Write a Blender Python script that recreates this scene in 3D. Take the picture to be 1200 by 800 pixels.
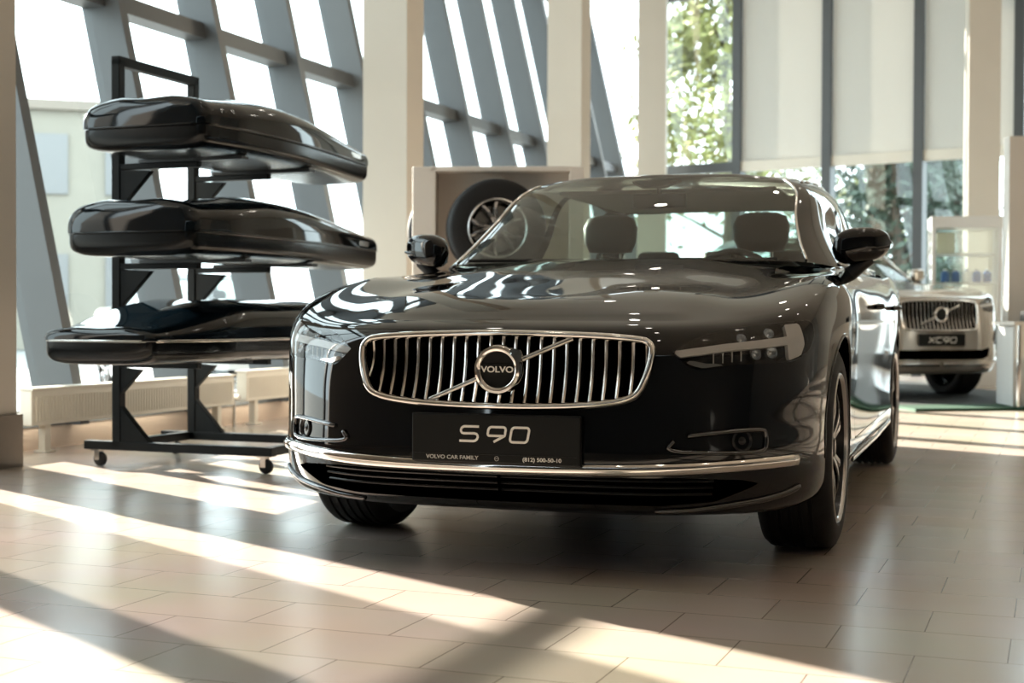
import bpy, math, random
import numpy as np
from mathutils import Vector, Matrix

# ------------------------------------------------------------------ camera, world, sun, exposure
SC = bpy.context.scene
COL = SC.collection
for o in list(bpy.data.objects):
    bpy.data.objects.remove(o, do_unlink=True)
PI = math.pi
random.seed(7)

cam_d = bpy.data.cameras.new('camera')
cam = bpy.data.objects.new('camera', cam_d)
COL.objects.link(cam)
cam_d.sensor_width = 36
cam_d.lens = 50
cam.location = (0, 0, 0.79)
cam.rotation_mode = 'XYZ'
cam.rotation_euler = (PI / 2 - 0.0184, 0.0, 0)
cam.rotation_euler = (Matrix.Rotation(PI / 2 - 0.0184, 3, 'X') @ Matrix.Rotation(0.0033, 3, 'Z')).to_euler()
cam_d.dof.use_dof = True
cam_d.dof.focus_distance = 4.3
cam_d.dof.aperture_fstop = 3.6
cam_d.clip_end = 500
SC.camera = cam

world = bpy.data.worlds.new('sky')
SC.world = world
world.use_nodes = True
wn = world.node_tree
wn.nodes['Background'].inputs[0].default_value = (0.81, 0.95, 1.0, 1)
wn.nodes['Background'].inputs[1].default_value = 2.8

sun_d = bpy.data.lights.new('sun', 'SUN')
sun_d.energy = 18.5
sun_d.angle = math.radians(0.6)
sun_d.color = (1.0, 0.90, 0.78)
sun = bpy.data.objects.new('sun', sun_d)
COL.objects.link(sun)
sun.location = (-8, 10, 8)
SUN_DIR = Vector((0.682, -0.731, -0.34)).normalized()
sun.rotation_euler = SUN_DIR.to_track_quat('-Z', 'Y').to_euler()

SC.view_settings.view_transform = 'Standard'
SC.view_settings.look = 'None'
SC.view_settings.exposure = 1.12
SC.view_settings.gamma = 1.0
SC.view_settings.use_curve_mapping = False
SC.cycles.transparent_max_bounces = 40
SC.cycles.max_bounces = 12
SC.cycles.use_denoising = True
SC.cycles.caustics_reflective = False
SC.cycles.caustics_refractive = False

# ------------------------------------------------------------------ materials
MATS = {}


def mat(name, base=(0.5, 0.5, 0.5), rough=0.5, metal=0.0, spec=0.5, coat=0.0, emit=None, estr=0.0, ior=1.5):
    m = bpy.data.materials.new(name)
    m.use_nodes = True
    b = m.node_tree.nodes['Principled BSDF']
    b.inputs['Base Color'].default_value = (*base, 1)
    b.inputs['Roughness'].default_value = rough
    b.inputs['Metallic'].default_value = metal
    b.inputs['Specular IOR Level'].default_value = spec
    b.inputs['Coat Weight'].default_value = coat
    b.inputs['Coat Roughness'].default_value = 0.02
    b.inputs['IOR'].default_value = ior
    if emit:
        b.inputs['Emission Color'].default_value = (*emit, 1)
        b.inputs['Emission Strength'].default_value = estr
    MATS[name] = m
    return m


def noisy(m, scale=8.0, amount=0.12, bump=0.0):
    """break a flat colour up with soft procedural mottling, and optionally a bump"""
    nt = m.node_tree
    b = nt.nodes['Principled BSDF']
    base = tuple(b.inputs['Base Color'].default_value)
    tc = nt.nodes.new('ShaderNodeTexCoord')
    nz = nt.nodes.new('ShaderNodeTexNoise')
    nz.inputs['Scale'].default_value = scale
    nz.inputs['Detail'].default_value = 4
    mx = nt.nodes.new('ShaderNodeMix')
    mx.data_type = 'RGBA'
    mx.inputs[6].default_value = tuple(c * (1 - amount) for c in base[:3]) + (1,)
    mx.inputs[7].default_value = tuple(min(1, c * (1 + amount)) for c in base[:3]) + (1,)
    nt.links.new(tc.outputs['Object'], nz.inputs['Vector'])
    nt.links.new(nz.outputs['Fac'], mx.inputs[0])
    nt.links.new(mx.outputs[2], b.inputs['Base Color'])
    if bump:
        bp = nt.nodes.new('ShaderNodeBump')
        bp.inputs['Strength'].default_value = bump
        bp.inputs['Distance'].default_value = 0.01
        nt.links.new(nz.outputs['Fac'], bp.inputs['Height'])
        nt.links.new(bp.outputs['Normal'], b.inputs['Normal'])
    return m


def glass(name, tint=(0.9, 0.95, 0.93), ior=1.5, rough=0.0, refl=1.0):
    m = bpy.data.materials.new(name)
    m.use_nodes = True
    nt = m.node_tree
    nt.nodes.remove(nt.nodes['Principled BSDF'])
    out = nt.nodes['Material Output']
    tr = nt.nodes.new('ShaderNodeBsdfTransparent')
    tr.inputs[0].default_value = (*tint, 1)
    gl = nt.nodes.new('ShaderNodeBsdfGlossy')
    gl.inputs['Roughness'].default_value = rough
    # the same reflectance from both faces of the sheet
    geo = nt.nodes.new('ShaderNodeNewGeometry')
    dot = nt.nodes.new('ShaderNodeVectorMath')
    dot.operation = 'DOT_PRODUCT'
    nt.links.new(geo.outputs['Normal'], dot.inputs[0])
    nt.links.new(geo.outputs['Incoming'], dot.inputs[1])

    def mth(op, x, y=None):
        k = nt.nodes.new('ShaderNodeMath')
        k.operation = op
        for i_, q_ in enumerate((x, y)):
            if q_ is None:
                continue
            if isinstance(q_, (int, float)):
                k.inputs[i_].default_value = q_
            else:
                nt.links.new(q_, k.inputs[i_])
        return k.outputs[0]
    r0 = 2 * ((ior - 1) / (ior + 1)) ** 2 * refl
    sch = mth('POWER', mth('SUBTRACT', 1.0, mth('ABSOLUTE', dot.outputs['Value'])), 5.0)
    fac = mth('ADD', mth('MULTIPLY', sch, (1 - r0) * refl), r0)
    mx = nt.nodes.new('ShaderNodeMixShader')
    nt.links.new(fac, mx.inputs[0])
    nt.links.new(tr.outputs[0], mx.inputs[1])
    nt.links.new(gl.outputs[0], mx.inputs[2])
    nt.links.new(mx.outputs[0], out.inputs[0])
    MATS[name] = m
    return m


mat('black_paint', (0.0035, 0.0045, 0.006), 0.03, 0, 0.55)
mat('satin_black', (0.008, 0.009, 0.010), 0.35)
mat('matte_black', (0.006, 0.006, 0.007), 0.7, 0, 0.25)
mat('gap_black', (0.001, 0.001, 0.001), 0.9, 0, 0.0)
noisy(mat('rubber', (0.011, 0.011, 0.012), 0.62, 0, 0.3), 40, 0.25)
mat('chrome', (0.82, 0.80, 0.77), 0.07, 1)
mat('satin_chrome', (0.62, 0.60, 0.57), 0.22, 1)
mat('slat_chrome', (0.74, 0.72, 0.69), 0.20, 1)
mat('rim_silver', (0.62, 0.62, 0.63), 0.22, 0.95)
mat('rim_dark', (0.02, 0.02, 0.022), 0.25, 0.3)
mat('drl_grey', (0.42, 0.40, 0.38), 0.35)
mat('lamp_dark', (0.012, 0.013, 0.015), 0.18)
mat('lamp_chrome', (0.6, 0.62, 0.64), 0.12, 1)
mat('white_print', (0.86, 0.85, 0.80), 0.5)
mat('grey_print', (0.55, 0.55, 0.52), 0.5)
noisy(mat('seat_leather', (0.035, 0.032, 0.03), 0.5), 30, 0.15)
noisy(mat('dash_black', (0.012, 0.012, 0.012), 0.65), 30, 0.2)
mat('headliner', (0.22, 0.21, 0.20), 0.9)
glass('car_glass', (0.66, 0.74, 0.70))
glass('lens_glass', (0.93, 0.95, 0.96), 1.42)
glass('window_glass', (0.94, 0.975, 0.96), 1.45)
noisy(mat('wall_paint', (0.62, 0.58, 0.52), 0.8), 2, 0.04)
noisy(mat('pillar_paint', (0.57, 0.53, 0.465), 0.75), 3, 0.04)
noisy(mat('pillar_base', (0.20, 0.17, 0.14), 0.4), 12, 0.1)
noisy(mat('ceiling_paint', (0.60, 0.56, 0.51), 0.9), 2, 0.05)
noisy(mat('plain_wall', (0.40, 0.38, 0.35), 0.8), 2, 0.08)
noisy(mat('far_wall', (0.10, 0.10, 0.10), 0.8), 2, 0.05)
noisy(mat('mullion_grey', (0.066, 0.072, 0.078), 0.45), 5, 0.06)
noisy(mat('radiator_cream', (0.72, 0.68, 0.60), 0.4), 6, 0.05)
noisy(mat('rack_black', (0.005, 0.007, 0.008), 0.5, 0, 0.2), 9, 0.2)
mat('box_gloss', (0.002, 0.005, 0.008), 0.05, 0, 0.4)
mat('box_base', (0.003, 0.004, 0.005), 0.2, 0, 0.3)
mat('lamp_white', (1, 1, 1), 0.5, emit=(1.0, 0.93, 0.82), estr=25)


# ------------------------------------------------------------------ mesh helpers
class M:
    def __init__(self):
        self.v, self.f, self.mi = [], [], []

    def add(self, vs, fs, mi=0):
        o = len(self.v)
        self.v += [tuple(map(float, p)) for p in vs]
        self.f += [tuple(i + o for i in f) for f in fs]
        self.mi += [mi] * len(fs)
        return self

    def box(self, c, s, rz=0.0, mi=0, R=None):
        hx, hy, hz = s[0] / 2, s[1] / 2, s[2] / 2
        P = []
        for dz in (-hz, hz):
            for dx, dy in ((-hx, -hy), (hx, -hy), (hx, hy), (-hx, hy)):
                q = Vector((dx, dy, dz))
                q = (R @ q) if R is not None else Matrix.Rotation(rz, 3, 'Z') @ q
                P.append(Vector(c) + q)
        return self.add(P, [(3, 2, 1, 0), (4, 5, 6, 7), (0, 1, 5, 4), (1, 2, 6, 5), (2, 3, 7, 6), (3, 0, 4, 7)], mi)

    def prism(self, poly, d, mi=0):
        """poly: planar 3D outline; extruded by vector d"""
        n = len(poly)
        d = Vector(d)
        P = [Vector(p) for p in poly]
        return self.add(P + [p + d for p in P],
                        [tuple(range(n))[::-1], tuple(range(n, 2 * n))] +
                        [(i, (i + 1) % n, n + (i + 1) % n, n + i) for i in range(n)], mi)

    def tube(self, path, r, n=8, closed=False, mi=0, caps=True, flat=None, up=None):
        """sweep an ellipse along a path; flat=(r_side, r_up)"""
        P = [Vector(p) for p in path]
        k = len(P)
        rings = []
        prev = None
        for i in range(k):
            if closed:
                t = P[(i + 1) % k] - P[i - 1]
            else:
                t = P[min(i + 1, k - 1)] - P[max(i - 1, 0)]
            if t.length < 1e-9:
                t = Vector((0, 0, 1))
            t.normalize()
            if up is not None:
                a = Vector(up[i]) if isinstance(up, list) else Vector(up)
            elif prev is None:
                a = Vector((0, 0, 1)) if abs(t.z) < 0.9 else Vector((1, 0, 0))
            else:
                a = prev
            a = a - t * a.dot(t)
            if a.length < 1e-6:
                a = t.orthogonal()
            a.normalize()
            prev = a
            b = t.cross(a)
            rr = r[i] if isinstance(r, (list, tuple)) else r
            ra, rb = (flat[1], flat[0]) if flat else (rr, rr)
            rings.append([P[i] + a * (ra * math.cos(2 * PI * j / n + PI / n)) + b * (rb * math.sin(2 * PI * j / n + PI / n)) for j in range(n)])
        vs = [q for rg in rings for q in rg]
        fs = []
        for i in range(k if closed else k - 1):
            i2 = (i + 1) % k
            for j in range(n):
                fs.append((i * n + j, i * n + (j + 1) % n, i2 * n + (j + 1) % n, i2 * n + j))
        if not closed and caps:
            fs.append(tuple(range(n))[::-1])
            fs.append(tuple((k - 1) * n + j for j in range(n)))
        return self.add(vs, fs, mi)

    def lathe(self, prof, n=32, T=None, mi=0, closed=False):
        """prof: (radius, height) pairs turned about local z, moved by matrix T"""
        T = T or Matrix.Identity(4)
        vs, fs = [], []
        for r, h in prof:
            for j in range(n):
                a = 2 * PI * j / n
                vs.append(T @ Vector((r * math.cos(a), r * math.sin(a), h)))
        k = len(prof)
        for i in range(k if closed else k - 1):
            i2 = (i + 1) % k
            for j in range(n):
                fs.append((i * n + j, i * n + (j + 1) % n, i2 * n + (j + 1) % n, i2 * n + j))
        return self.add(vs, fs, mi)

    def grid(self, P, mi=0, closed=False):
        """P: rows of points"""
        a, b = len(P), len(P[0])
        vs = [q for r in P for q in r]
        fs = []
        for i in range(a - 1):
            for j in range(b if closed else b - 1):
                j2 = (j + 1) % b
                fs.append((i * b + j, i * b + j2, (i + 1) * b + j2, (i + 1) * b + j))
        return self.add(vs, fs, mi)

    def build(self, name, m, parent=None, smooth=False, bevel=0.0, angle=35):
        me = bpy.data.meshes.new(name)
        me.from_pydata(self.v, [], self.f)
        ms = m if isinstance(m, (list, tuple)) else [m]
        for x in ms:
            me.materials.append(MATS[x] if isinstance(x, str) else x)
        if len(ms) > 1:
            me.polygons.foreach_set('material_index', self.mi)
        me.update()
        o = bpy.data.objects.new(name, me)
        COL.objects.link(o)
        if parent:
            o.parent = parent
        if smooth:
            me.polygons.foreach_set('use_smooth', [True] * len(me.polygons))
            if angle < 180:
                me.set_sharp_from_angle(angle=math.radians(angle))
        if bevel:
            bv = o.modifiers.new('bevel', 'BEVEL')
            bv.width = bevel
            bv.segments = 2
            bv.limit_method = 'ANGLE'
        return o


def tag(o, label=None, cat=None, group=None, kind=None):
    if label:
        o['label'] = label
    if cat:
        o['category'] = cat
    if group:
        o['group'] = group
    if kind:
        o['kind'] = kind
    return o


def empty(name, loc=(0, 0, 0), rz=0.0):
    o = bpy.data.objects.new(name, None)
    COL.objects.link(o)
    o.location = loc
    o.rotation_euler = (0, 0, rz)
    o.empty_display_size = 0.2
    return o


def copy_tree(o, parent=None):
    c = o.copy()
    COL.objects.link(c)
    if parent:
        c.parent = parent
    for ch in [k for k in bpy.data.objects if k.parent == o]:
        copy_tree(ch, c)
    return c


def text(name, body, size, m, parent, T, extrude=0.001, align='CENTER', sx=1.0, bold=0.0):
    """lettering as one thin mesh"""
    cu = bpy.data.curves.new(name, 'FONT')
    cu.body = body
    cu.size = size
    cu.extrude = extrude
    cu.offset = bold
    cu.align_x = align
    cu.align_y = 'CENTER'
    tmp = bpy.data.objects.new(name, cu)
    COL.objects.link(tmp)
    me = bpy.data.meshes.new_from_object(tmp.evaluated_get(bpy.context.evaluated_depsgraph_get()))
    bpy.data.objects.remove(tmp, do_unlink=True)
    bpy.data.curves.remove(cu)
    me.materials.clear()
    me.materials.append(MATS[m])
    me.transform(T @ Matrix.Diagonal((sx, 1, 1, 1)))
    o = bpy.data.objects.new(name, me)
    COL.objects.link(o)
    o.parent = parent
    return o


def smooth_closed(pts, n):
    """closed Catmull-Rom through points"""
    out = []
    k = len(pts)
    P = [Vector(p) for p in pts]
    for i in range(k):
        p0, p1, p2, p3 = P[i - 1], P[i], P[(i + 1) % k], P[(i + 2) % k]
        for j in range(n):
            t = j / n
            out.append(0.5 * ((2 * p1) + (p2 - p0) * t + (2 * p0 - 5 * p1 + 4 * p2 - p3) * t * t + (3 * p1 - p0 - 3 * p2 + p3) * t ** 3))
    return out


def smooth_open(pts, n):
    P = [Vector(p) for p in pts]
    P = [2 * P[0] - P[1]] + P + [2 * P[-1] - P[-2]]
    out = []
    for i in range(1, len(P) - 2):
        p0, p1, p2, p3 = P[i - 1], P[i], P[i + 1], P[i + 2]
        for j in range(n):
            t = j / n
            out.append(0.5 * ((2 * p1) + (p2 - p0) * t + (2 * p0 - 5 * p1 + 4 * p2 - p3) * t * t + (3 * p1 - p0 - 3 * p2 + p3) * t ** 3))
    out.append(P[-2])
    return out


def spline(t, V, tq):
    """natural cubic spline through V (n, m) at knots t, evaluated at tq"""
    t = np.asarray(t, float)
    V = np.asarray(V, float)
    n = len(t)
    h = np.diff(t)
    A = np.zeros((n, n))
    B = np.zeros_like(V)
    A[0, 0] = A[-1, -1] = 1
    for i in range(1, n - 1):
        A[i, i - 1], A[i, i], A[i, i + 1] = h[i - 1], 2 * (h[i - 1] + h[i]), h[i]
        B[i] = 6 * ((V[i + 1] - V[i]) / h[i] - (V[i] - V[i - 1]) / h[i - 1])
    K = np.linalg.solve(A, B.reshape(n, -1)).reshape(B.shape)
    tq = np.asarray(tq, float)
    i = np.clip(np.searchsorted(t, tq) - 1, 0, n - 2)
    sh = (-1,) + (1,) * (V.ndim - 1)
    hi = h[i].reshape(sh)
    a = (t[i + 1] - tq).reshape(sh)
    b = (tq - t[i]).reshape(sh)
    return (K[i] * a ** 3 + K[i + 1] * b ** 3) / (6 * hi) + (V[i] / hi - K[i] * hi / 6) * a + (V[i + 1] / hi - K[i + 1] * hi / 6) * b


class Soup:
    """polygons over shared vertices that carry extra attributes; can be cut by a scalar field"""

    def __init__(self, V, A, F):
        self.V, self.A, self.F = np.asarray(V, float), np.asarray(A, float), [tuple(f) for f in F]

    def cut(self, f):
        """split into (f<0, f>=0)"""
        V, A = list(self.V), list(self.A)
        f = list(f)
        cache = {}

        def cross(a, b):
            k = (a, b) if a < b else (b, a)
            if k not in cache:
                t = f[k[0]] / (f[k[0]] - f[k[1]])
                cache[k] = len(V)
                V.append(V[k[0]] + (V[k[1]] - V[k[0]]) * t)
                A.append(A[k[0]] + (A[k[1]] - A[k[0]]) * t)
                f.append(0.0)
            return cache[k]
        Fi, Fo = [], []
        for p in self.F:
            sg = [f[i] >= 0 for i in p]
            if all(sg):
                Fo.append(p)
                continue
            if not any(sg):
                Fi.append(p)
                continue
            pi, po = [], []
            for a, b in zip(p, p[1:] + p[:1]):
                (po if f[a] >= 0 else pi).append(a)
                if (f[a] >= 0) != (f[b] >= 0):
                    c = cross(a, b)
                    pi.append(c)
                    po.append(c)
            if len(set(pi)) > 2:
                Fi.append(tuple(dict.fromkeys(pi)))
            if len(set(po)) > 2:
                Fo.append(tuple(dict.fromkeys(po)))
        V, A = np.array(V), np.array(A)
        return Soup(V, A, Fi).trim(), Soup(V, A, Fo).trim()

    def trim(self):
        u = sorted({i for p in self.F for i in p})
        m = {i: k for k, i in enumerate(u)}
        return Soup(self.V[u] if u else np.zeros((0, 3)), self.A[u] if u else np.zeros((0, 2)), [tuple(m[i] for i in p) for p in self.F])

    def normals(self):
        N = np.zeros_like(self.V)
        for p in self.F:
            a, b, c = self.V[p[0]], self.V[p[1]], self.V[p[-1]]
            n = np.cross(b - a, c - a)
            if len(p) > 3:
                n = n + np.cross(self.V[p[2]] - b, a - b) * 0 + np.cross(self.V[p[-1]] - self.V[p[2]], self.V[p[1]] - self.V[p[2]])
            for i in p:
                N[i] += n
        return N / np.maximum(np.linalg.norm(N, axis=1, keepdims=True), 1e-12)

    def border(self):
        cnt = {}
        for p in self.F:
            for a, b in zip(p, p[1:] + p[:1]):
                cnt[(a, b)] = 1
        return [(a, b) for (a, b) in cnt if (b, a) not in cnt]

    def solid(self, d0, d1):
        """a shell between normal offsets d0 (outer) and d1 (inner)"""
        N = self.normals()
        k = len(self.V)
        V = np.concatenate([self.V + N * d0, self.V + N * d1])
        F = list(self.F) + [tuple(i + k for i in p)[::-1] for p in self.F] + [(b, a, a + k, b + k) for a, b in self.border()]
        return V, F


def poly_field(A, poly):
    """signed distance (negative inside) of 2D points A to a polygon"""
    A = np.asarray(A)[:, :2]
    P = np.asarray(poly, float)
    d = np.full(len(A), 1e9)
    ins = np.zeros(len(A), bool)
    for i in range(len(P)):
        a, b = P[i], P[(i + 1) % len(P)]
        ab = b - a
        t = np.clip(((A - a) @ ab) / max(ab @ ab, 1e-12), 0, 1)
        d = np.minimum(d, np.linalg.norm(A - (a + t[:, None] * ab), axis=1))
        c = ((a[1] > A[:, 1]) != (b[1] > A[:, 1]))
        with np.errstate(divide='ignore', invalid='ignore'):
            x = (b[0] - a[0]) * (A[:, 1] - a[1]) / (b[1] - a[1]) + a[0]
        ins ^= c & (A[:, 0] < x)
    return np.where(ins, -d, d)



# ------------------------------------------------------------------ the building
PHI = math.radians(21)
D = Vector((math.sin(PHI), math.cos(PHI), 0))       # along the leaning glass wall, away from the camera
N_OUT = Vector((-math.cos(PHI), math.sin(PHI), 0))  # out through the leaning wall
WALL_N, LEAN, TOP = 5.65, 0.23, 6.7
RZ_D = -PHI                                          # rotation that turns local y onto D


def wl(s, off=0.0, z=0.0):
    """point of the leaning wall: s along it, off outwards from the glass line, height z"""
    p = D * s + N_OUT * (WALL_N + LEAN * z + off)
    return Vector((p.x, p.y, z))


def fl(s, n, z=0.0):
    p = D * s + N_OUT * n
    return Vector((p.x, p.y, z))


# floor
fm = bpy.data.materials.new('floor_tiles')
fm.use_nodes = True
nt = fm.node_tree
b = nt.nodes['Principled BSDF']
tc = nt.nodes.new('ShaderNodeTexCoord')
mp = nt.nodes.new('ShaderNodeMapping')
mp.inputs['Rotation'].default_value = (0, 0, PHI)
mp.inputs['Location'].default_value = (0.10, 0.05, 0)
br = nt.nodes.new('ShaderNodeTexBrick')
br.offset = 0.5
br.inputs['Scale'].default_value = 1.0
br.inputs['Brick Width'].default_value = 0.41
br.inputs['Row Height'].default_value = 0.267
br.inputs['Mortar Size'].default_value = 0.0018
br.inputs['Mortar Smooth'].default_value = 0.2
br.inputs['Color1'].default_value = (0.56, 0.475, 0.405, 1)
br.inputs['Color2'].default_value = (0.53, 0.445, 0.375, 1)
br.inputs['Mortar'].default_value = (0.20, 0.15, 0.12, 1)
nz = nt.nodes.new('ShaderNodeTexNoise')
nz.inputs['Scale'].default_value = 1.6
nz.inputs['Detail'].default_value = 5
mx = nt.nodes.new('ShaderNodeMix')
mx.data_type = 'RGBA'
mx.blend_type = 'MULTIPLY'
mx.inputs[0].default_value = 0.25
rr = nt.nodes.new('ShaderNodeMapRange')
rr.inputs['To Min'].default_value = 0.17
rr.inputs['To Max'].default_value = 0.30
nt.links.new(tc.outputs['Object'], mp.inputs['Vector'])
nt.links.new(mp.outputs[0], br.inputs['Vector'])
nt.links.new(mp.outputs[0], nz.inputs['Vector'])
nt.links.new(br.outputs['Color'], mx.inputs[6])
nt.links.new(nz.outputs['Color'], mx.inputs[7])
nt.links.new(mx.outputs[2], b.inputs['Base Color'])
nt.links.new(nz.outputs['Fac'], rr.inputs['Value'])
nt.links.new(rr.outputs[0], b.inputs['Roughness'])
bp = nt.nodes.new('ShaderNodeBump')
bp.inputs['Strength'].default_value = 0.35
bp.inputs['Distance'].default_value = 0.002
bp.invert = True
nt.links.new(br.outputs['Fac'], bp.inputs['Height'])
nt.links.new(bp.outputs['Normal'], b.inputs['Normal'])
b.inputs['Specular IOR Level'].default_value = 0.5
MATS['floor_tiles'] = fm

bl = bpy.data.materials.new('blind_fabric')
bl.use_nodes = True
nt = bl.node_tree
nt.nodes.remove(nt.nodes['Principled BSDF'])
df = nt.nodes.new('ShaderNodeBsdfDiffuse')
df.inputs[0].default_value = (0.72, 0.70, 0.67, 1)
tl = nt.nodes.new('ShaderNodeBsdfTranslucent')
tl.inputs[0].default_value = (0.60, 0.59, 0.56, 1)
wv = nt.nodes.new('ShaderNodeTexWave')
wv.inputs['Scale'].default_value = 60
mxs = nt.nodes.new('ShaderNodeMixShader')
mxs.inputs[0].default_value = 0.42
nt.links.new(df.outputs[0], mxs.inputs[1])
nt.links.new(tl.outputs[0], mxs.inputs[2])
nt.links.new(mxs.outputs[0], nt.nodes['Material Output'].inputs[0])
MATS['blind_fabric'] = bl
# added light filter, kept out of view: part of the sun passes straight through
sc_ = bpy.data.materials.new('light_filter_mesh')
sc_.use_nodes = True
nt = sc_.node_tree
nt.nodes.remove(nt.nodes['Principled BSDF'])
df = nt.nodes.new('ShaderNodeBsdfDiffuse')
df.inputs[0].default_value = (0.5, 0.48, 0.44, 1)
tr = nt.nodes.new('ShaderNodeBsdfTransparent')
mxs = nt.nodes.new('ShaderNodeMixShader')
mxs.inputs[0].default_value = 0.45
nt.links.new(tr.outputs[0], mxs.inputs[1])
nt.links.new(df.outputs[0], mxs.inputs[2])
nt.links.new(mxs.outputs[0], nt.nodes['Material Output'].inputs[0])
MATS['light_filter_mesh'] = sc_

noisy(mat('plinth_beige', (0.50, 0.40, 0.33), 0.6), 8, 0.08)
noisy(mat('asphalt_snow', (0.22, 0.225, 0.22), 0.9), 0.4, 0.15)
noisy(mat('facade_beige', (0.25, 0.235, 0.20), 0.9), 1.5, 0.08)
mat('facade_window', (0.18, 0.185, 0.19), 0.3)
noisy(mat('partition_cream', (0.50, 0.475, 0.435), 0.6), 3, 0.04)
noisy(mat('mat_charcoal', (0.016, 0.018, 0.018), 0.85), 60, 0.3)
mat('mat_green', (0.008, 0.055, 0.026), 0.8)
noisy(mat('display_white', (0.66, 0.60, 0.54), 0.55), 4, 0.04)
mat('cabinet_white', (0.48, 0.48, 0.47), 0.45)
glass('shelf_glass', (0.86, 0.92, 0.90))

CORNER = Vector((2.16, 21.2, 0))
EB = Vector((0.829, -0.559, 0)).normalized()        # along the far wall, to the right
NB = Vector((EB.y * -1, EB.x, 0))                    # outwards through the far wall
RZ_B = math.atan2(EB.y, EB.x)
B_END = CORNER + EB * 14.0
R_END = Vector((13.5, -7.0, 0))
L_END = fl(-8.0, WALL_N)


def bw(k, off=0.0, z=0.0):
    p = CORNER + EB * k + NB * off
    return Vector((p.x, p.y, z))


def structure(o):
    o['kind'] = 'structure'
    return o


def sl(corners, dz):
    q = M()
    q.prism(corners, (0, 0, dz))
    return q


room = [L_END + N_OUT * .3, fl(20.57, WALL_N + .3), CORNER + NB * .3, B_END + NB * .3 + EB * .3, R_END + Vector((.3, -.3, 0))]
structure(sl([(p.x, p.y, -.12) for p in room], .12).build('floor', 'floor_tiles'))
roomc = [L_END + N_OUT * 2.0, fl(21.5, WALL_N + 2.0), CORNER + NB * 1.5, B_END + NB * 1.5 + EB * .6, R_END + Vector((.6, -.6, 0))]
structure(sl([(p.x, p.y, TOP) for p in roomc], .2).build('ceiling', 'ceiling_paint'))


def wall(name, a, b_, z0, z1, th, m='wall_paint'):
    a, b_ = Vector((a.x, a.y, z0)), Vector((b_.x, b_.y, z0))
    n = Vector((-(b_ - a).y, (b_ - a).x, 0)).normalized() * th
    q = M()
    q.prism([a, b_, b_ + n, a + n], (0, 0, z1 - z0))
    return structure(q.build(name, m))


wall('wall_right', R_END, B_END, 0, TOP, -.2, 'plain_wall')
wall('wall_front', L_END, R_END, 0, TOP, -.2, 'far_wall')
wall('wall_back', bw(6.55), bw(14.0), 0, TOP, .2)

# leaning glass wall on the left: fins, transoms, panes, one window per bay
FINS = [3.445, 4.69] + [6.98 + 1.245 * k for k in range(11)] + [20.45]
q = M()
q.prism([fl(-8.2, WALL_N - .10, 0), fl(20.6, WALL_N - .10, 0), fl(20.6, WALL_N + .25, 0), fl(-8.2, WALL_N + .25, 0)], (0, 0, .13))
structure(q.build('wall_left', 'plinth_beige'))
wi = 0
for i, s in enumerate(FINS):
    wi += 1
    q = M()
    a, c = wl(s, -.25, .13), wl(s, .06, .13)
    top = wl(s, -.25, TOP) - a
    q.prism([a, a + D * .085, c + D * .085, c], top)
    f = structure(q.build('window_%d' % wi, 'mullion_grey'))
    if i + 1 == len(FINS):
        break
    s2 = FINS[i + 1]
    t = M()
    for z, h in ((.13, .10), (2.92, .13), (5.30, .12)):
        t.prism([wl(s + .085, -.14, z), wl(s2, -.14, z), wl(s2, .05, z), wl(s + .085, .05, z)], wl(s, 0, z + h) - wl(s, 0, z))
    if 4.5 < s < 5.0:  # extra short bar out of view, added for its shadow band on the floor
        t.prism([wl(s + .085, -.06, 1.80), wl(5.98, -.06, 1.80), wl(5.98, .03, 1.80), wl(s + .085, .03, 1.80)], wl(s, 0, 1.86) - wl(s, 0, 1.80))
    t.build('transom', 'mullion_grey', f)
    g = M()
    g.add([wl(s + .085, .0, .2), wl(s2, .0, .2), wl(s2, .0, TOP), wl(s + .085, .0, TOP)], [(0, 1, 2, 3)])
    g.build('pane', 'window_glass', f)
    if 4.5 < s < 5.0:  # unseen filter sheet, added to leave a half-lit zone on the floor
        g = M()
        P = [wl(s + .085, -.05, .24), wl(5.56, -.05, .24), wl(5.56, -.05, 2.92), wl(s + .085, -.05, 2.92)]
        g.prism(P, N_OUT * .002)
        tag(g.build('added_light_filter', 'light_filter_mesh'), 'unseen sheet added to dim the sun through half a bay of the leaning glass wall', 'blind')

wall('wall_left_solid', fl(-8.2, WALL_N + .2), fl(3.2, WALL_N + .2), 0, TOP, .2, 'plain_wall')

# pillars
for k, (s1, n1) in enumerate(((5.95, 5.03), (10.93, 5.0), (15.4, 4.97))):
    q = M()
    q.prism([fl(s1 - .33, n1), fl(s1, n1), fl(s1, n1 + .40), fl(s1 - .33, n1 + .40)], (0, 0, TOP))
    p = structure(q.build('pillar_%d' % (k + 1), 'pillar_paint'))
    q = M()
    e = .022
    q.prism([fl(s1 - .33 - e, n1 - e), fl(s1 + e, n1 - e), fl(s1 + e, n1 + .40 + e), fl(s1 - .33 - e, n1 + .40 + e)], (0, 0, .27))
    q.build('pillar_base', 'pillar_base', p)
for k, (x0, x1, y) in enumerate(((.0882 * 20.2, .1098 * 20.2, 20.2), (.321 * 17.3, .345 * 17.3, 17.3))):
    q = M()
    c = Vector(((x0 + x1) / 2, y + .2, TOP / 2))
    q.box(c, (x1 - x0 - .04, .36, TOP), rz=RZ_B * .3)
    structure(q.build('pillar_%d' % (k + 4), 'pillar_paint'))

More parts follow.
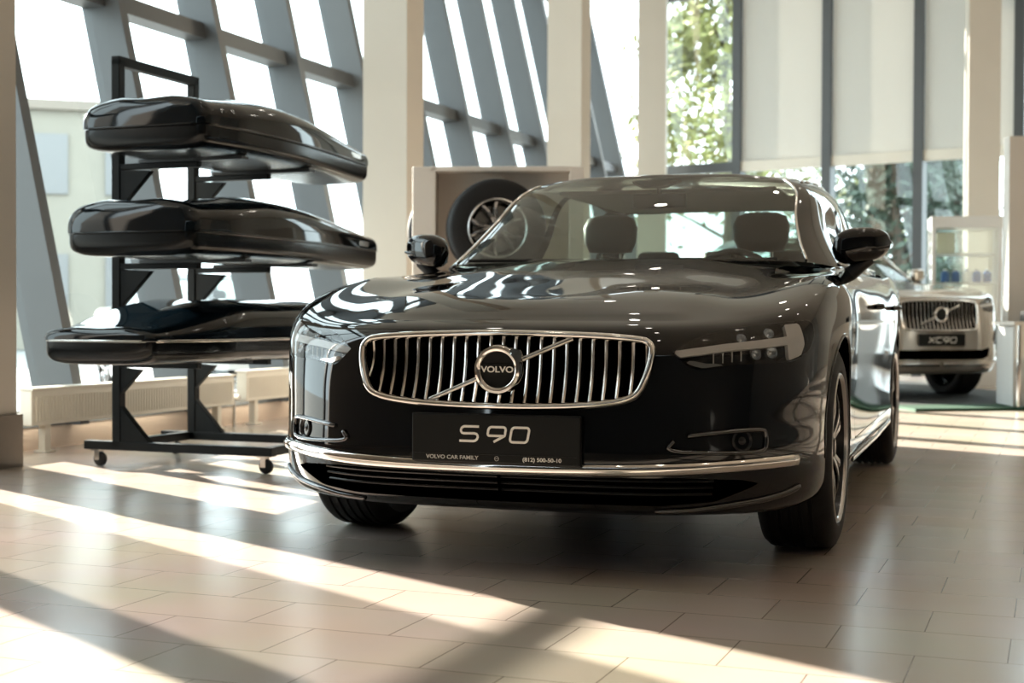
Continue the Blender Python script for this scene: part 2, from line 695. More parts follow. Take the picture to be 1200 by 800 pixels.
# far wall: mullions, transoms, panes and the roller blinds
KS = [0.02, 1.32, 2.67, 3.95, 5.25, 6.5]
for i, k in enumerate(KS):
    wi += 1
    q = M()
    q.prism([bw(k - .065, -.12, 0), bw(k + .065, -.12, 0), bw(k + .065, .08, 0), bw(k - .065, .08, 0)], (0, 0, TOP))
    f = structure(q.build('window_%d' % wi, 'mullion_grey'))
    if i + 1 == len(KS):
        break
    k2 = KS[i + 1]
    t = M()
    for z, h in ((0, .15), (2.86, .14), (5.42, .10)):
        i0 = -.02 if z > 5 else -.08
        t.prism([bw(k + .065, i0, z), bw(k2 - .065, i0, z), bw(k2 - .065, .06, z), bw(k + .065, .06, z)], (0, 0, h))
    t.build('transom', 'radiator_cream' if i in (1, 2, 3) else 'mullion_grey', f)
    g = M()
    g.add([bw(k + .06, 0, .1), bw(k2 - .06, 0, .1), bw(k2 - .06, 0, TOP), bw(k + .06, 0, TOP)], [(0, 1, 2, 3)])
    g.build('pane', 'window_glass', f)
BL = ['pale roller blind next to the bare pane with the trees', 'pale roller blind in the middle of three on the far windows', 'pale roller blind beside the cream pillar and showcase']
for i, (k, k2) in enumerate(((1.32, 2.67), (2.67, 3.95), (3.95, 5.25))):
    r = empty('roller_blind', bw((k + k2) / 2, -.05, 3.0))
    q = M()
    o = r.location
    q.prism([bw(k + .067, -.05, 3.0) - o, bw(k2 - .067, -.05, 3.0) - o, bw(k2 - .067, -.05, 6.55) - o, bw(k + .067, -.05, 6.55) - o], NB * .002)
    q.build('fabric', 'blind_fabric', r)
    q = M()
    q.tube([bw(k + .067, -.05, 2.985) - o, bw(k2 - .067, -.05, 2.985) - o], .022, 8)
    q.build('bottom_bar', 'mullion_grey', r)
    q = M()
    q.tube([bw(k + .067, -.07, 6.58) - o, bw(k2 - .067, -.07, 6.58) - o], .045, 12)
    q.build('roller', 'mullion_grey', r, smooth=True)
    tag(r, BL[i], 'blind', 'roller blinds on the far windows')

# ceiling spots
for i in range(5):
    for j in range(4):
        x, y = -1.4 + 2.1 * j, 1.5 + 3.1 * i
        if x < (.358 * y - 5.0) / .934:
            continue
        r = empty('ceiling_light', (x, y, TOP - .05))
        q = M()
        q.lathe([(.10, .05), (.10, .0), (.085, -.004), (.08, .012), (.08, .05)], 24)
        q.build('ring', 'satin_chrome', r, smooth=True, angle=40)
        q = M()
        q.lathe([(.08, .012), (.001, .012)], 24)
        q.build('diffuser', 'lamp_white', r)
        tag(r, 'small round recessed spotlight in the showroom ceiling', 'light', 'ceiling spotlights')

# ------------------------------------------------------------------ outside
q = M()
q.box((0, 30, -.42), (260, 260, .2))
structure(q.build('ground', 'asphalt_snow'))


def building(name, loc, size, rz, label, floors, bays):
    r = empty(name, loc, rz)
    q = M()
    q.box((0, 0, size[2] / 2), size)
    q.build('wall', 'facade_beige', r)
    q = M()
    q.box((0, 0, size[2] + .15), (size[0] + .4, size[1] + .4, .3))
    q.build('roof', 'pillar_base', r)
    for i in range(floors):
        for j in range(bays):
            w = M()
            w.box((-size[0] / 2 + size[0] * (j + .5) / bays, -size[1] / 2 - .02, size[2] * (i + .55) / floors), (size[0] / bays * .5, .12, size[2] / floors * .5))
            w.build('window', 'facade_window', r)
    tag(r, label, 'building')
    return r


building('office_building', (-17.6, 47, -.3), (11, 9, 7.3), math.radians(18), 'pale beige low building seen through the leaning glass wall', 2, 5)

# ------------------------------------------------------------------ car bodies
CAR_COLS = [(.90, 0), (.893, .25), (.868, .47), (.80, .635), (.705, .772), (.562, .886), (.29, .932), (0, .941), (-.40, .938), (-.80, .935),
            (-1.3, .935), (-2.0, .937), (-2.55, .940), (-2.94, .942), (-3.3, .930), (-3.65, .895), (-3.93, .76), (-4.05, .45), (-4.08, 0)]
CAR_WF = [1, 1, 1, .95, .80, .45, .12, 0, 0, 0, 0, 0, 0, 0, 0, 0, 0, 0, 0]
CAR_WR = [0] * 14 + [.05, .25, .8, 1, 1]
ROW_F = [(.193, .085), (.212, .045), (.255, .018), (.335, .0), (.45, .003), (.57, .010), (.66, .026), (.715, .048), (.752, .085), (.776, .15)]
ROW_S = [(.20, .075), (.225, .035), (.28, .016), (.36, .014), (.46, .016), (.58, .010), (.69, .002), (.79, .0), (.865, .010), (.915, .042)]
ROW_R = [(.22, .10), (.25, .05), (.32, .01), (.40, .0), (.50, .0), (.62, .01), (.72, .02), (.82, .03), (.93, .05), (1.02, .11)]
SX = [.55, .28, 0, -.4, -.8, -1.3, -2, -2.55, -2.94, -3.3, -3.65]
S7 = [.750, .772, .79, .80, .81, .815, .82, .83, .84, .85, .86]
S8 = [.800, .835, .86, .875, .885, .89, .895, .90, .91, .92, .93]
S9 = [.832, .878, .908, .93, .942, .947, .952, .96, .972, .99, 1.0]
SPINE = [.30, .26, .2, .13, .06, -.04, -.15, -.27, -.45, -.78, -1.3, -2.0, -2.55, -2.94, -3.3, -3.5, -3.6, -3.65, -3.7]
ZCX = [.9, .75, .6, .4, .2, 0, -.2, -.4, -.6, -.8, -1.3, -2.0, -2.9, -3.3, -3.7, -4.0, -4.1]
ZCZ = [.752, .788, .823, .864, .901, .936, .967, .994, 1.014, 1.022, 1.0, 1.0, 1.0, 1.055, 1.062, 1.035, 1.02]


def smoothstep(a, b, x):
    t = np.clip((x - a) / (b - a), 0, 1)
    return t * t * (3 - 2 * t)


def interp_s(xs, ys, x):
    o = np.argsort(xs)
    return spline(np.array(xs)[o], np.array(ys)[o][:, None], np.atleast_1d(x))[:, 0]


def body_soup(zmap=None, fine=1.0, front_len=1.0):
    C = np.array(CAR_COLS, float)
    if front_len != 1.0:
        C[:, 0] = np.where(C[:, 0] > 0, C[:, 0] * front_len, C[:, 0])
    n = len(C)
    ext = np.concatenate([C[1:2] * [1, -1], C, C[-2:-1] * [1, -1]])
    tg = ext[2:] - ext[:-2]
    tg /= np.linalg.norm(tg, axis=1, keepdims=True)
    nrm = np.stack([tg[:, 1], -tg[:, 0]], 1)
    nrm *= np.sign((nrm * (C - [-1.6, 0])).sum(1, keepdims=True))
    P = np.zeros((13, n, 3))
    for j in range(10):
        for i in range(n):
            wf, wr = CAR_WF[i], CAR_WR[i]
            ws = 1 - wf - wr
            zs = ROW_S[j][0]
            if j >= 7:
                zs = float(interp_s(SX, (S7, S8, S9)[j - 7], np.clip(C[i, 0], -3.65, .55))[0])
            z = wf * ROW_F[j][0] + ws * zs + wr * ROW_R[j][0]
            ins = wf * ROW_F[j][1] + ws * ROW_S[j][1] + wr * ROW_R[j][1]
            q = C[i] - nrm[i] * ins
            P[j, i] = (q[0], q[1], z)
    fr10 = [.25] * 6 + [.22, .18, .11, .06, .06, .06, .06, .06, .10, .16, .25, .25, .25]
    for i in range(n):
        a = P[9, i]
        sp = np.array([SPINE[i], 0.0])
        zsp = float(interp_s(ZCX, ZCZ, sp[0])[0])
        for j, fr in ((10, fr10[i]), (11, .60), (12, 1.0)):
            q = a[:2] + (sp - a[:2]) * fr
            zc = float(interp_s(ZCX, ZCZ, q[0])[0])
            yw = max(P[9, i, 1], .3) if i > 5 else .87
            drop = (zc - a[2]) if i > 5 else .05 * smoothstep(.9, .2, q[0])
            z = zc - drop * (q[1] / yw) ** 2.4
            if j == 10 and 9 <= i <= 14:
                z = .982 + max(0, -2.6 - C[i, 0]) * .06
            P[j, i] = (q[0], q[1], z)
    if zmap:
        P[:, :, 2] = np.interp(P[:, :, 2], zmap[0], zmap[1])
    # mirrored extension on every side, then two natural cubic splines
    E = np.concatenate([P[:, 2:0:-1] * [1, -1, 1], P, P[:, -2:-4:-1] * [1, -1, 1]], 1)
    E = np.concatenate([E, E[11:9:-1] * [1, -1, 1]], 0)
    tu = np.concatenate([[0], np.cumsum(np.sqrt(((np.diff(E[2:8], axis=1)) ** 2).sum(-1)).mean(0))])
    tv = np.concatenate([[0], np.cumsum(np.sqrt(((np.diff(E[:, 2:14], axis=0)) ** 2).sum(-1)).mean(1))])
    uq, us = [], []
    for i in range(n - 1):
        L = tu[i + 3] - tu[i + 2]
        k = max(2, int(math.ceil(L / ((.013 if i < 7 else .03) / fine))))
        for a in range(k + (i == n - 2)):
            uq.append(tu[i + 2] + L * a / k)
            us.append(i + a / k)
    vq, vs = [], []
    for j in range(12):
        L = tv[j + 1] - tv[j]
        k = max(2, int(math.ceil(L / ((.012 if j < 9 else .03) / fine))))
        for a in range(k + (j == 11)):
            vq.append(tv[j] + L * a / k)
            vs.append(j + a / k)
    G = spline(tv, E, vq)
    G = np.transpose(spline(tu, np.transpose(G, (1, 0, 2)), uq), (1, 0, 2))
    sarc = np.array(uq) - tu[2]
    nv, nu = len(vq), len(uq)
    A = np.zeros((nv, nu, 3))
    A[:, :, 0] = sarc[None]
    A[:, :, 1] = G[:, :, 2]
    A[:, :, 2] = np.array(vs)[:, None]
    G[:, 0, 1] = 0
    G[:, -1, 1] = 0
    G[-1, :, 1] = 0
    # raised centre of the bonnet between two soft creases
    x, y = G[:, :, 0], G[:, :, 1]
    edge = .44 + .16 * np.clip((.75 - x) / 1.3, 0, 1)
    bump = .007 * (1 - smoothstep(edge, edge + .13, y)) * smoothstep(.80, .66, x) * smoothstep(-.9, -.6, x) * (A[:, :, 2] > 9)
    G[:, :, 2] += bump
    F = []
    for j in range(nv - 1):
        for i in range(nu - 1):
            a = j * nu + i
            F.append((a, a + 1, a + nu + 1, a + nu))
    return Soup(G.reshape(-1, 3), A.reshape(-1, 3), F)


def mirror_soup(S):
    return Soup(S.V * [1, -1, 1], S.A, [p[::-1] for p in S.F])


def both(S):
    """left half and its mirror image welded along y = 0"""
    V = [tuple(p) for p in S.V]
    k = len(V)
    mp = {}
    for i in range(k):
        if abs(S.V[i, 1]) < 1e-6:
            mp[i] = i
        else:
            mp[i] = len(V)
            V.append((S.V[i, 0], -S.V[i, 1], S.V[i, 2]))
    return V, list(S.F) + [tuple(mp[i] for i in p)[::-1] for p in S.F]


class Surf:
    """look-up of the left half of a body surface: point and normal at (s, z)"""

    def __init__(self, S, vmax=9.6):
        self.N = S.normals()
        k = S.A[:, 2] < vmax
        self.A, self.V, self.N = S.A[k], S.V[k], self.N[k]

    def at(self, s, z):
        d = (self.A[:, 0] - s) ** 2 + (self.A[:, 1] - z) ** 2
        i = np.argpartition(d, 6)[:6]
        # local linear fit in (s, z)
        X = np.stack([np.ones(6), self.A[i, 0] - s, self.A[i, 1] - z], 1)
        w = 1 / (d[i] + 1e-5)
        c = np.linalg.lstsq(X * w[:, None], np.concatenate([self.V[i], self.N[i]], 1) * w[:, None], rcond=None)[0][0]
        nn = c[3:] / np.linalg.norm(c[3:])
        return Vector(c[:3]), Vector(nn)

    def front(self, y, z):
        """point of the front face at lateral y (left half) and height z"""
        m = (self.V[:, 0] > -.2)
        d = np.where(m, (self.V[:, 1] - y) ** 2 + (self.V[:, 2] - z) ** 2, 9)
        i = np.argpartition(d, 6)[:6]
        X = np.stack([np.ones(6), self.V[i, 1] - y, self.V[i, 2] - z], 1)
        w = 1 / (d[i] + 1e-5)
        c = np.linalg.lstsq(X * w[:, None], np.concatenate([self.V[i, :1], self.N[i]], 1) * w[:, None], rcond=None)[0][0]
        nn = c[1:] / np.linalg.norm(c[1:])
        return Vector((c[0], y, z)), Vector(nn)


# greenhouse rings: belt, middle bulge and roof edge, front centre -> rear centre (left half)
BELT = [(-.50, 0, 1.006), (-.52, .30, 1.006), (-.59, .58, 1.003), (-.69, .755, .998), (-.82, .822, .985), (-1.1, .848, .980), (-1.6, .862, .982), (-2.2, .862, .990),
        (-2.75, .835, 1.002), (-3.10, .775, 1.02), (-3.30, .64, 1.045), (-3.42, .38, 1.060), (-3.45, 0, 1.065)]
RING = [(-1.215, 0, 1.402), (-1.225, .22, 1.400), (-1.26, .42, 1.396), (-1.315, .548, 1.386), (-1.39, .573, 1.390), (-1.55, .588, 1.402), (-1.80, .598, 1.413), (-2.15, .596, 1.413),
        (-2.50, .580, 1.396), (-2.72, .55, 1.373), (-2.84, .47, 1.369), (-2.90, .29, 1.374), (-2.92, 0, 1.378)]


def greenhouse(zmap=None, roof=1.448, nt=26, fine=1):
    n = len(BELT)
    b, r = np.array(BELT), np.array(RING)
    if zmap:
        for q in (b, r):
            q[:, 2] = np.interp(q[:, 2], zmap[0], zmap[1])
        roof = float(np.interp(roof, zmap[0], zmap[1]))
    rows = []
    mid = (b + r) / 2
    # outward bulge of the glass half-way up
    dirs = np.array([(1, 0, .9), (1, .05, .9), (.9, .3, .8), (.5, .8, .5), (.1, 1, .4), (0, 1, .4), (0, 1, .4), (0, 1, .4), (0, 1, .4), (-.3, 1, .5), (-.8, .6, .8), (-1, .2, 1), (-1, 0, 1)], float)
    amt = [.028, .028, .026, .020, .016, .016, .016, .016, .016, .016, .018, .018, .018]
    mid = mid + dirs / np.linalg.norm(dirs, axis=1, keepdims=True) * np.array(amt)[:, None]
    cx = -2.05
    rings = [b, mid, r]
    for fr, dz in ((.10, .010), (.30, .6), (.62, .9), (1.0, 1.0)):
        q = r.copy()
        sp = np.clip(r[:, 0], -2.6, -1.55)
        q[:, 0] = r[:, 0] + (sp - r[:, 0]) * fr
        q[:, 1] = r[:, 1] * (1 - fr)
        zt = roof - .06 * ((q[:, 0] - cx) / .9) ** 2 * 1.0
        if dz < .1:
            q[:, 2] = r[:, 2] + .013
        else:
            q[:, 2] = r[:, 2] + .013 + (zt - r[:, 2] - .013) * dz
        rings.append(q)
    P = np.array(rings)
    E = np.concatenate([P[:, 2:0:-1] * [1, -1, 1], P, P[:, -2:-4:-1] * [1, -1, 1]], 1)
    E = np.concatenate([E, E[-2:-4:-1] * [1, -1, 1]], 0)
    tu = np.concatenate([[0], np.cumsum(np.sqrt((np.diff(E[:3], axis=1) ** 2).sum(-1)).mean(0))])
    tv = np.concatenate([[0], np.cumsum(np.sqrt((np.diff(E[:, 2:-2], axis=0) ** 2).sum(-1)).mean(1))])
    uq, us, vq, vs = [], [], [], []
    for i in range(n - 1):
        k = 10 * fine
        for a in range(k + (i == n - 2)):
            uq.append(tu[i + 2] + (tu[i + 3] - tu[i + 2]) * a / k)
            us.append(i + a / k)
    for j in range(6):
        k = (14, 14, 5, 6, 6, 6)[j]
        for a in range(k + (j == 5)):
            vq.append(tv[j] + (tv[j + 1] - tv[j]) * a / k)
            vs.append(j + a / k)
    G = spline(tv, E, vq)
    G = np.transpose(spline(tu, np.transpose(G, (1, 0, 2)), uq), (1, 0, 2))
    G[:, 0, 1] = 0
    G[:, -1, 1] = 0
    G[-1, :, 1] = 0
    nv, nu = len(vq), len(uq)
    A = np.zeros((nv, nu, 3))
    A[:, :, 0] = np.array(us)[None]
    A[:, :, 1] = np.array(vs)[:, None]
    F = [(j * nu + i, j * nu + i + 1, (j + 1) * nu + i + 1, (j + 1) * nu + i) for j in range(nv - 1) for i in range(nu - 1)]
    return Soup(G.reshape(-1, 3), A.reshape(-1, 3), F)

MATS['drl_grey'].node_tree.nodes['Principled BSDF'].inputs['Base Color'].default_value = (0.48, 0.46, 0.44, 1)
mat('dark_chrome', (0.13, 0.13, 0.135), 0.10, 1)
mat('lamp_reflector', (0.75, 0.78, 0.80), 0.18, 0.9)
mat('plate_black', (0.005, 0.006, 0.006), 0.5, 0, 0.25)

HEADLAMP = [(.529, .682), (.561, .702), (.60, .720), (.653, .737), (.72, .750), (.803, .761), (.938, .773), (1.041, .778), (1.055, .766), (1.042, .725),
            (1.010, .692), (.965, .667), (.908, .651), (.80, .647), (.716, .645), (.649, .634), (.60, .630), (.573, .640), (.548, .664)]
DRL_BAR = [(.532, .688), (.69, .709), (.93, .732), (.93, .706), (.69, .687), (.548, .668)]
DRL_POST = [(.925, .768), (.990, .772), (.990, .705), (.968, .672), (.912, .657), (.912, .705)]
LAMP_LIP = [(.553, .662), (.585, .644), (.62, .636), (.71, .648), (.71, .654), (.63, .650), (.597, .657)]
GRILLE = [(0, .7455), (.15, .7435), (.31, .738), (.42, .7295), (.455, .720), (.472, .700), (.474, .675), (.468, .635), (.456, .595), (.440, .562),
          (.415, .541), (.36, .525), (.25, .513), (.12, .508), (0, .507)]


def inset_poly(P, d):
    """shrink a closed 2D outline by d (outline runs either way round)"""
    P = [Vector((p[0], p[1])) for p in P]
    area = sum(P[i - 1].x * P[i].y - P[i].x * P[i - 1].y for i in range(len(P)))
    sg = 1 if area > 0 else -1
    out = []
    for i in range(len(P)):
        t = (P[(i + 1) % len(P)] - P[i - 1]).normalized()
        out.append(P[i] + sg * d * Vector((-t.y, t.x)))
    return [tuple(p) for p in out]


def sym(P):
    """half outline (y >= 0, from top centre to bottom centre) -> closed outline"""
    return list(P) + [(-y, z) for y, z in P[-2:0:-1]]


def part(VF, name, m, parent, label=None, smooth=True, angle=60):
    q = M()
    q.add(*VF)
    o = q.build(name, m, parent, smooth=smooth, angle=angle)
    if label:
        o['label'] = label
    return o


def flip(VF):
    return [(p[0], -p[1], p[2]) for p in VF[0]], [tuple(f)[::-1] for f in VF[1]]


def cut_poly(S, poly, cols=None):
    """(inside, outside) of an outline given in the (s, z) attributes or in the coordinates named by cols"""
    X = S.A if cols is None else S.V[:, cols]
    return S.cut(poly_field(X, poly))


def make_wheel(parent, x, side, R=.343, W=.245, spokes=5, y_out=.928, rim='rim_silver', ratio=.735):
    """tyre with treaded shoulders, rim barrel, paired spokes and hub; axis along y"""
    T = Matrix.Translation((x, side * y_out, R)) @ Matrix.Rotation(-side * PI / 2, 4, 'X')
    # local z of T points outwards (away from the car)
    rr = R * ratio
    tyre = M()
    prof = [(rr, -.012), (rr + .012, -.002), (rr + .04, .001), (R - .035, -.004), (R - .014, -.014), (R - .004, -.028)]
    for k in range(5):
        a = .040 + k * (W - .08) / 5
        prof += [(R, -a), (R, -a - .020), (R - .007, -a - .022), (R - .007, -a - (W - .08) / 5 + .002)]
    prof += [(R, -W + .04), (R - .004, -W + .028), (R - .02, -W + .010), (R - .05, -W), (rr, -W + .01)]
    tyre.lathe(prof, 72, T)
    t = tyre.build('tire', 'rubber', parent, smooth=True, angle=30)
    rim_m = M()
    rim_m.lathe([(rr + .004, -.006), (rr - .002, .000), (rr - .009, -.004), (rr - .012, -.012)], 72, T)
    w = rim_m.build('rim', 'rim_silver', parent, smooth=True, angle=40)
    rim_m = M()
    rim_m.lathe([(rr - .012, -.012), (rr - .024, -.09), (rr - .03, -W + .03), (rr, -W + .012), (rr + .004, -W + .01)], 72, T)
    rim_m.build('rim_barrel', 'rim_dark', w, smooth=True, angle=40)
    sp = M()
    for k in range(spokes):
        for e in (-1, 1):
            a0 = 2 * PI * k / spokes + e * .10
            a1 = 2 * PI * k / spokes + e * .29
            rows = []
            for q in range(9):
                u = q / 8
                rad = .045 + (rr - .014 - .045) * u
                a = a0 + (a1 - a0) * u ** 1.2
                h = -.030 + .018 * math.sin(PI * min(1, u * .9)) - .006 * u
                wd = (.017 - .004 * math.sin(PI * u)) + .003 * u
                cx, cy = math.cos(a), math.sin(a)
                tx, ty = -cy, cx
                pts = []
                for du, dh in ((-1, -.030), (-1, -.004), (-.55, 0), (.55, 0), (1, -.004), (1, -.030)):
                    pts.append(T @ Vector((cx * rad + tx * wd * du, cy * rad + ty * wd * du, h + dh)))
                rows.append(pts)
            o = len(sp.v)
            sp.v += [tuple(p) for r in rows for p in r]
            for i in range(8):
                for j in range(6):
                    sp.f.append((o + i * 6 + j, o + i * 6 + (j + 1) % 6, o + (i + 1) * 6 + (j + 1) % 6, o + (i + 1) * 6 + j))
                    sp.mi.append(0 if j in (2,) else 1)
    sp.lathe([(.0, -.018), (.028, -.018), (.032, -.022), (.036, -.030), (.068, -.038), (.072, -.06)], 40, T, 1)
    sp.build('spokes', [rim, 'rim_dark'], w, smooth=True, angle=30)
    dk = M()
    dk.lathe([(0, -.115), (.165, -.115), (.165, -.135), (0, -.135)], 48, T)
    dk.build('brake_disc', 'satin_chrome', w, smooth=True, angle=30)
    cl = M()
    cl.lathe([(0, -.15), (rr - .028, -.15)], 48, T)
    cl.build('brake_shield', 'gap_black', w)
    return t


def make_mirror(parent, side, z0=1.085, x0=-.83, mt='satin_black', cap='black_paint', y0=.922):
    V = []
    rows = []
    for i in range(17):
        t = -1 + 2 * i / 16
        c = math.sqrt(max(0, 1 - abs(t) ** 2.8))
        y = y0 + .112 * t
        h = .070 * c * (1 - .10 * t) + .001
        d = .062 * c + .001
        zc = z0 + .012 * t
        row = []
        for j in range(28):
            a = 2 * PI * j / 28
            ca, sa = math.cos(a), math.sin(a)
            px = d * (abs(ca) ** .7) * (1 if ca > 0 else -.55) * 1.25
            row.append((x0 - .04 * t + px, side * y, zc + h * (abs(sa) ** .62) * (1 if sa > 0 else -1)))
        rows.append(row)
    q = M()
    q.grid(rows, closed=True)
    hs = q.build('mirror_housing', cap, parent, smooth=True, angle=180)
    st = M()
    st.tube([(x0 + .00, side * .850, z0 - .125), (x0 + .01, side * .885, z0 - .108), (x0 + .01, side * .925, z0 - .075), (x0, side * .95, z0 - .05)], [.034, .030, .026, .030], 12)
    st.build('mirror_arm', mt, hs, smooth=True, angle=60)
    gl = M()
    gl.prism([(x0 - .045 - .04 * (y - y0) / .112, side * y, z) for y, z in ((y0 - .085, z0 - .052), (y0 + .08, z0 - .042), (y0 + .092, z0 + .03), (y0 + .07, z0 + .064), (y0 - .07, z0 + .052))], (-.006, 0, 0))
    gl.build('mirror_glass', 'chrome', hs)
    ind = M()
    ind.tube([(x0 + .066, side * (y0 - .02), z0 - .020), (x0 + .052, side * (y0 + .06), z0 - .016), (x0 + .0, side * (y0 + .106), z0 - .004)], .006, 8)
    ind.build('indicator_strip', 'lamp_dark', hs, smooth=True)
    return hs


def make_seat(parent, name, x, y, top=1.08, w=.52, head=True):
    """front seat: cushion, tapered back and head restraint"""
    def slab(pts, hw, d):
        rows = []
        for (px, pz, k, th) in pts:
            row = []
            for j in range(20):
                a = 2 * PI * j / 20
                cy = math.copysign(abs(math.cos(a)) ** .6, math.cos(a))
                cx = math.copysign(abs(math.sin(a)) ** .6, math.sin(a))
                row.append((px + cx * th, y + cy * hw * k, pz))
            rows.append(row)
        return rows
    q = M()
    r = slab([(x + .12, .52, .6, .02), (x + .12, .53, .92, .10), (x + .05, .70, 1.0, .11), (x - .03, .88, .98, .10), (x - .09, 1.0, .86, .085), (x - .12, top - .03, .70, .065), (x - .13, top, .5, .03), (x - .13, top + .004, .05, .004)], w / 2, .1)
    q.grid(r, closed=True)
    s = q.build('seat', 'seat_leather', parent, smooth=True, angle=180)
    c = M()
    c.box((x + .33, y, .50), (.52, w, .16))
    c.build('seat_cushion', 'seat_leather', s, smooth=True, bevel=.04)
    if head:
        h = M()
        hx = x - .135
        r = slab([(hx, top + .035, .2, .015), (hx, top + .04, .78, .045), (hx + .004, top + .09, .95, .055), (hx, top + .16, 1.0, .05), (hx - .006, top + .205, .86, .035), (hx - .008, top + .222, .55, .018), (hx - .008, top + .225, .05, .003)], .135, .1)
        h.grid(r, closed=True)
        h.build('head_restraint', 'seat_leather', s, smooth=True, angle=180)
        p = M()
        for e in (-1, 1):
            p.tube([(hx, y + e * .05, top - .03), (hx, y + e * .05, top + .06)], .007, 8)
        p.build('restraint_post', 'satin_chrome', s, smooth=True)
    return s


def glyph_strokes(kind):
    """wide squared letters of the dealer plate, unit height, as centre-lines"""
    def arc(cx, cy, r, a0, a1, n=6):
        return [(cx + r * math.cos(math.radians(a0 + (a1 - a0) * i / n)), cy + r * math.sin(math.radians(a0 + (a1 - a0) * i / n))) for i in range(n + 1)]
    r = .22
    w = 1.25
    if kind == 'S':
        return [[(w, 1)] + [(r, 1)] + arc(r, 1 - r * 1.1, r * 1.1, 90, 270)[0:] + [(w - r, .5 + .03)] + arc(w - r, .26, .26, 90, -90) + [(0, 0)]]
    if kind == '9':
        return [[(w, .56)] + [(w, 1 - r)] + arc(w - r, 1 - r, r, 0, 90) + [(r, 1)] + arc(r, 1 - r, r, 90, 180) + [(0, .5 + r * .6)] + arc(r * .7, .40 + r * .7, r * .7, 180, 270) + [(w, .40)], [(w, .56), (w, .42), (w * .42, -.02)]]
    if kind == '0':
        return [[(r, 0)] + [(w - r, 0)] + arc(w - r, r, r, -90, 0) + [(w, 1 - r)] + arc(w - r, 1 - r, r, 0, 90) + [(r, 1)] + arc(r, 1 - r, r, 90, 180) + [(0, r)] + arc(r, r, r, 180, 270)]
    if kind == 'X':
        return [[(0, 1), (w, 0)], [(0, 0), (w, 1)]]
    if kind == 'C':
        return [[(w, 1), (r, 1)] + arc(r, 1 - r, r, 90, 180) + [(0, r)] + arc(r, r, r, 180, 270) + [(w, 0)]]
    return []


def plate_word(word, h, F, name, parent, m='white_print', r=.085, slant=.18, gap=.42, space=.3):
    """strokes laid flat on a plate; F maps (u, v) on the plate to 3D"""
    q = M()
    x = 0
    runs = []
    for ch in word:
        if ch == ' ':
            x += space
            continue
        for st in glyph_strokes(ch):
            runs.append([(x + a + slant * b, b) for a, b in st])
        x += 1.25 + gap
    tot = x - gap + slant
    for st in runs:
        P = [F((a - tot / 2) * h, (b - .5) * h) for a, b in st]
        nrm = (F(0, 0, .01) - F(0, 0, 0)).normalized()
        q.tube(P, r, 6, flat=(h * r, .0012), up=nrm)
    return q.build(name, m, parent)


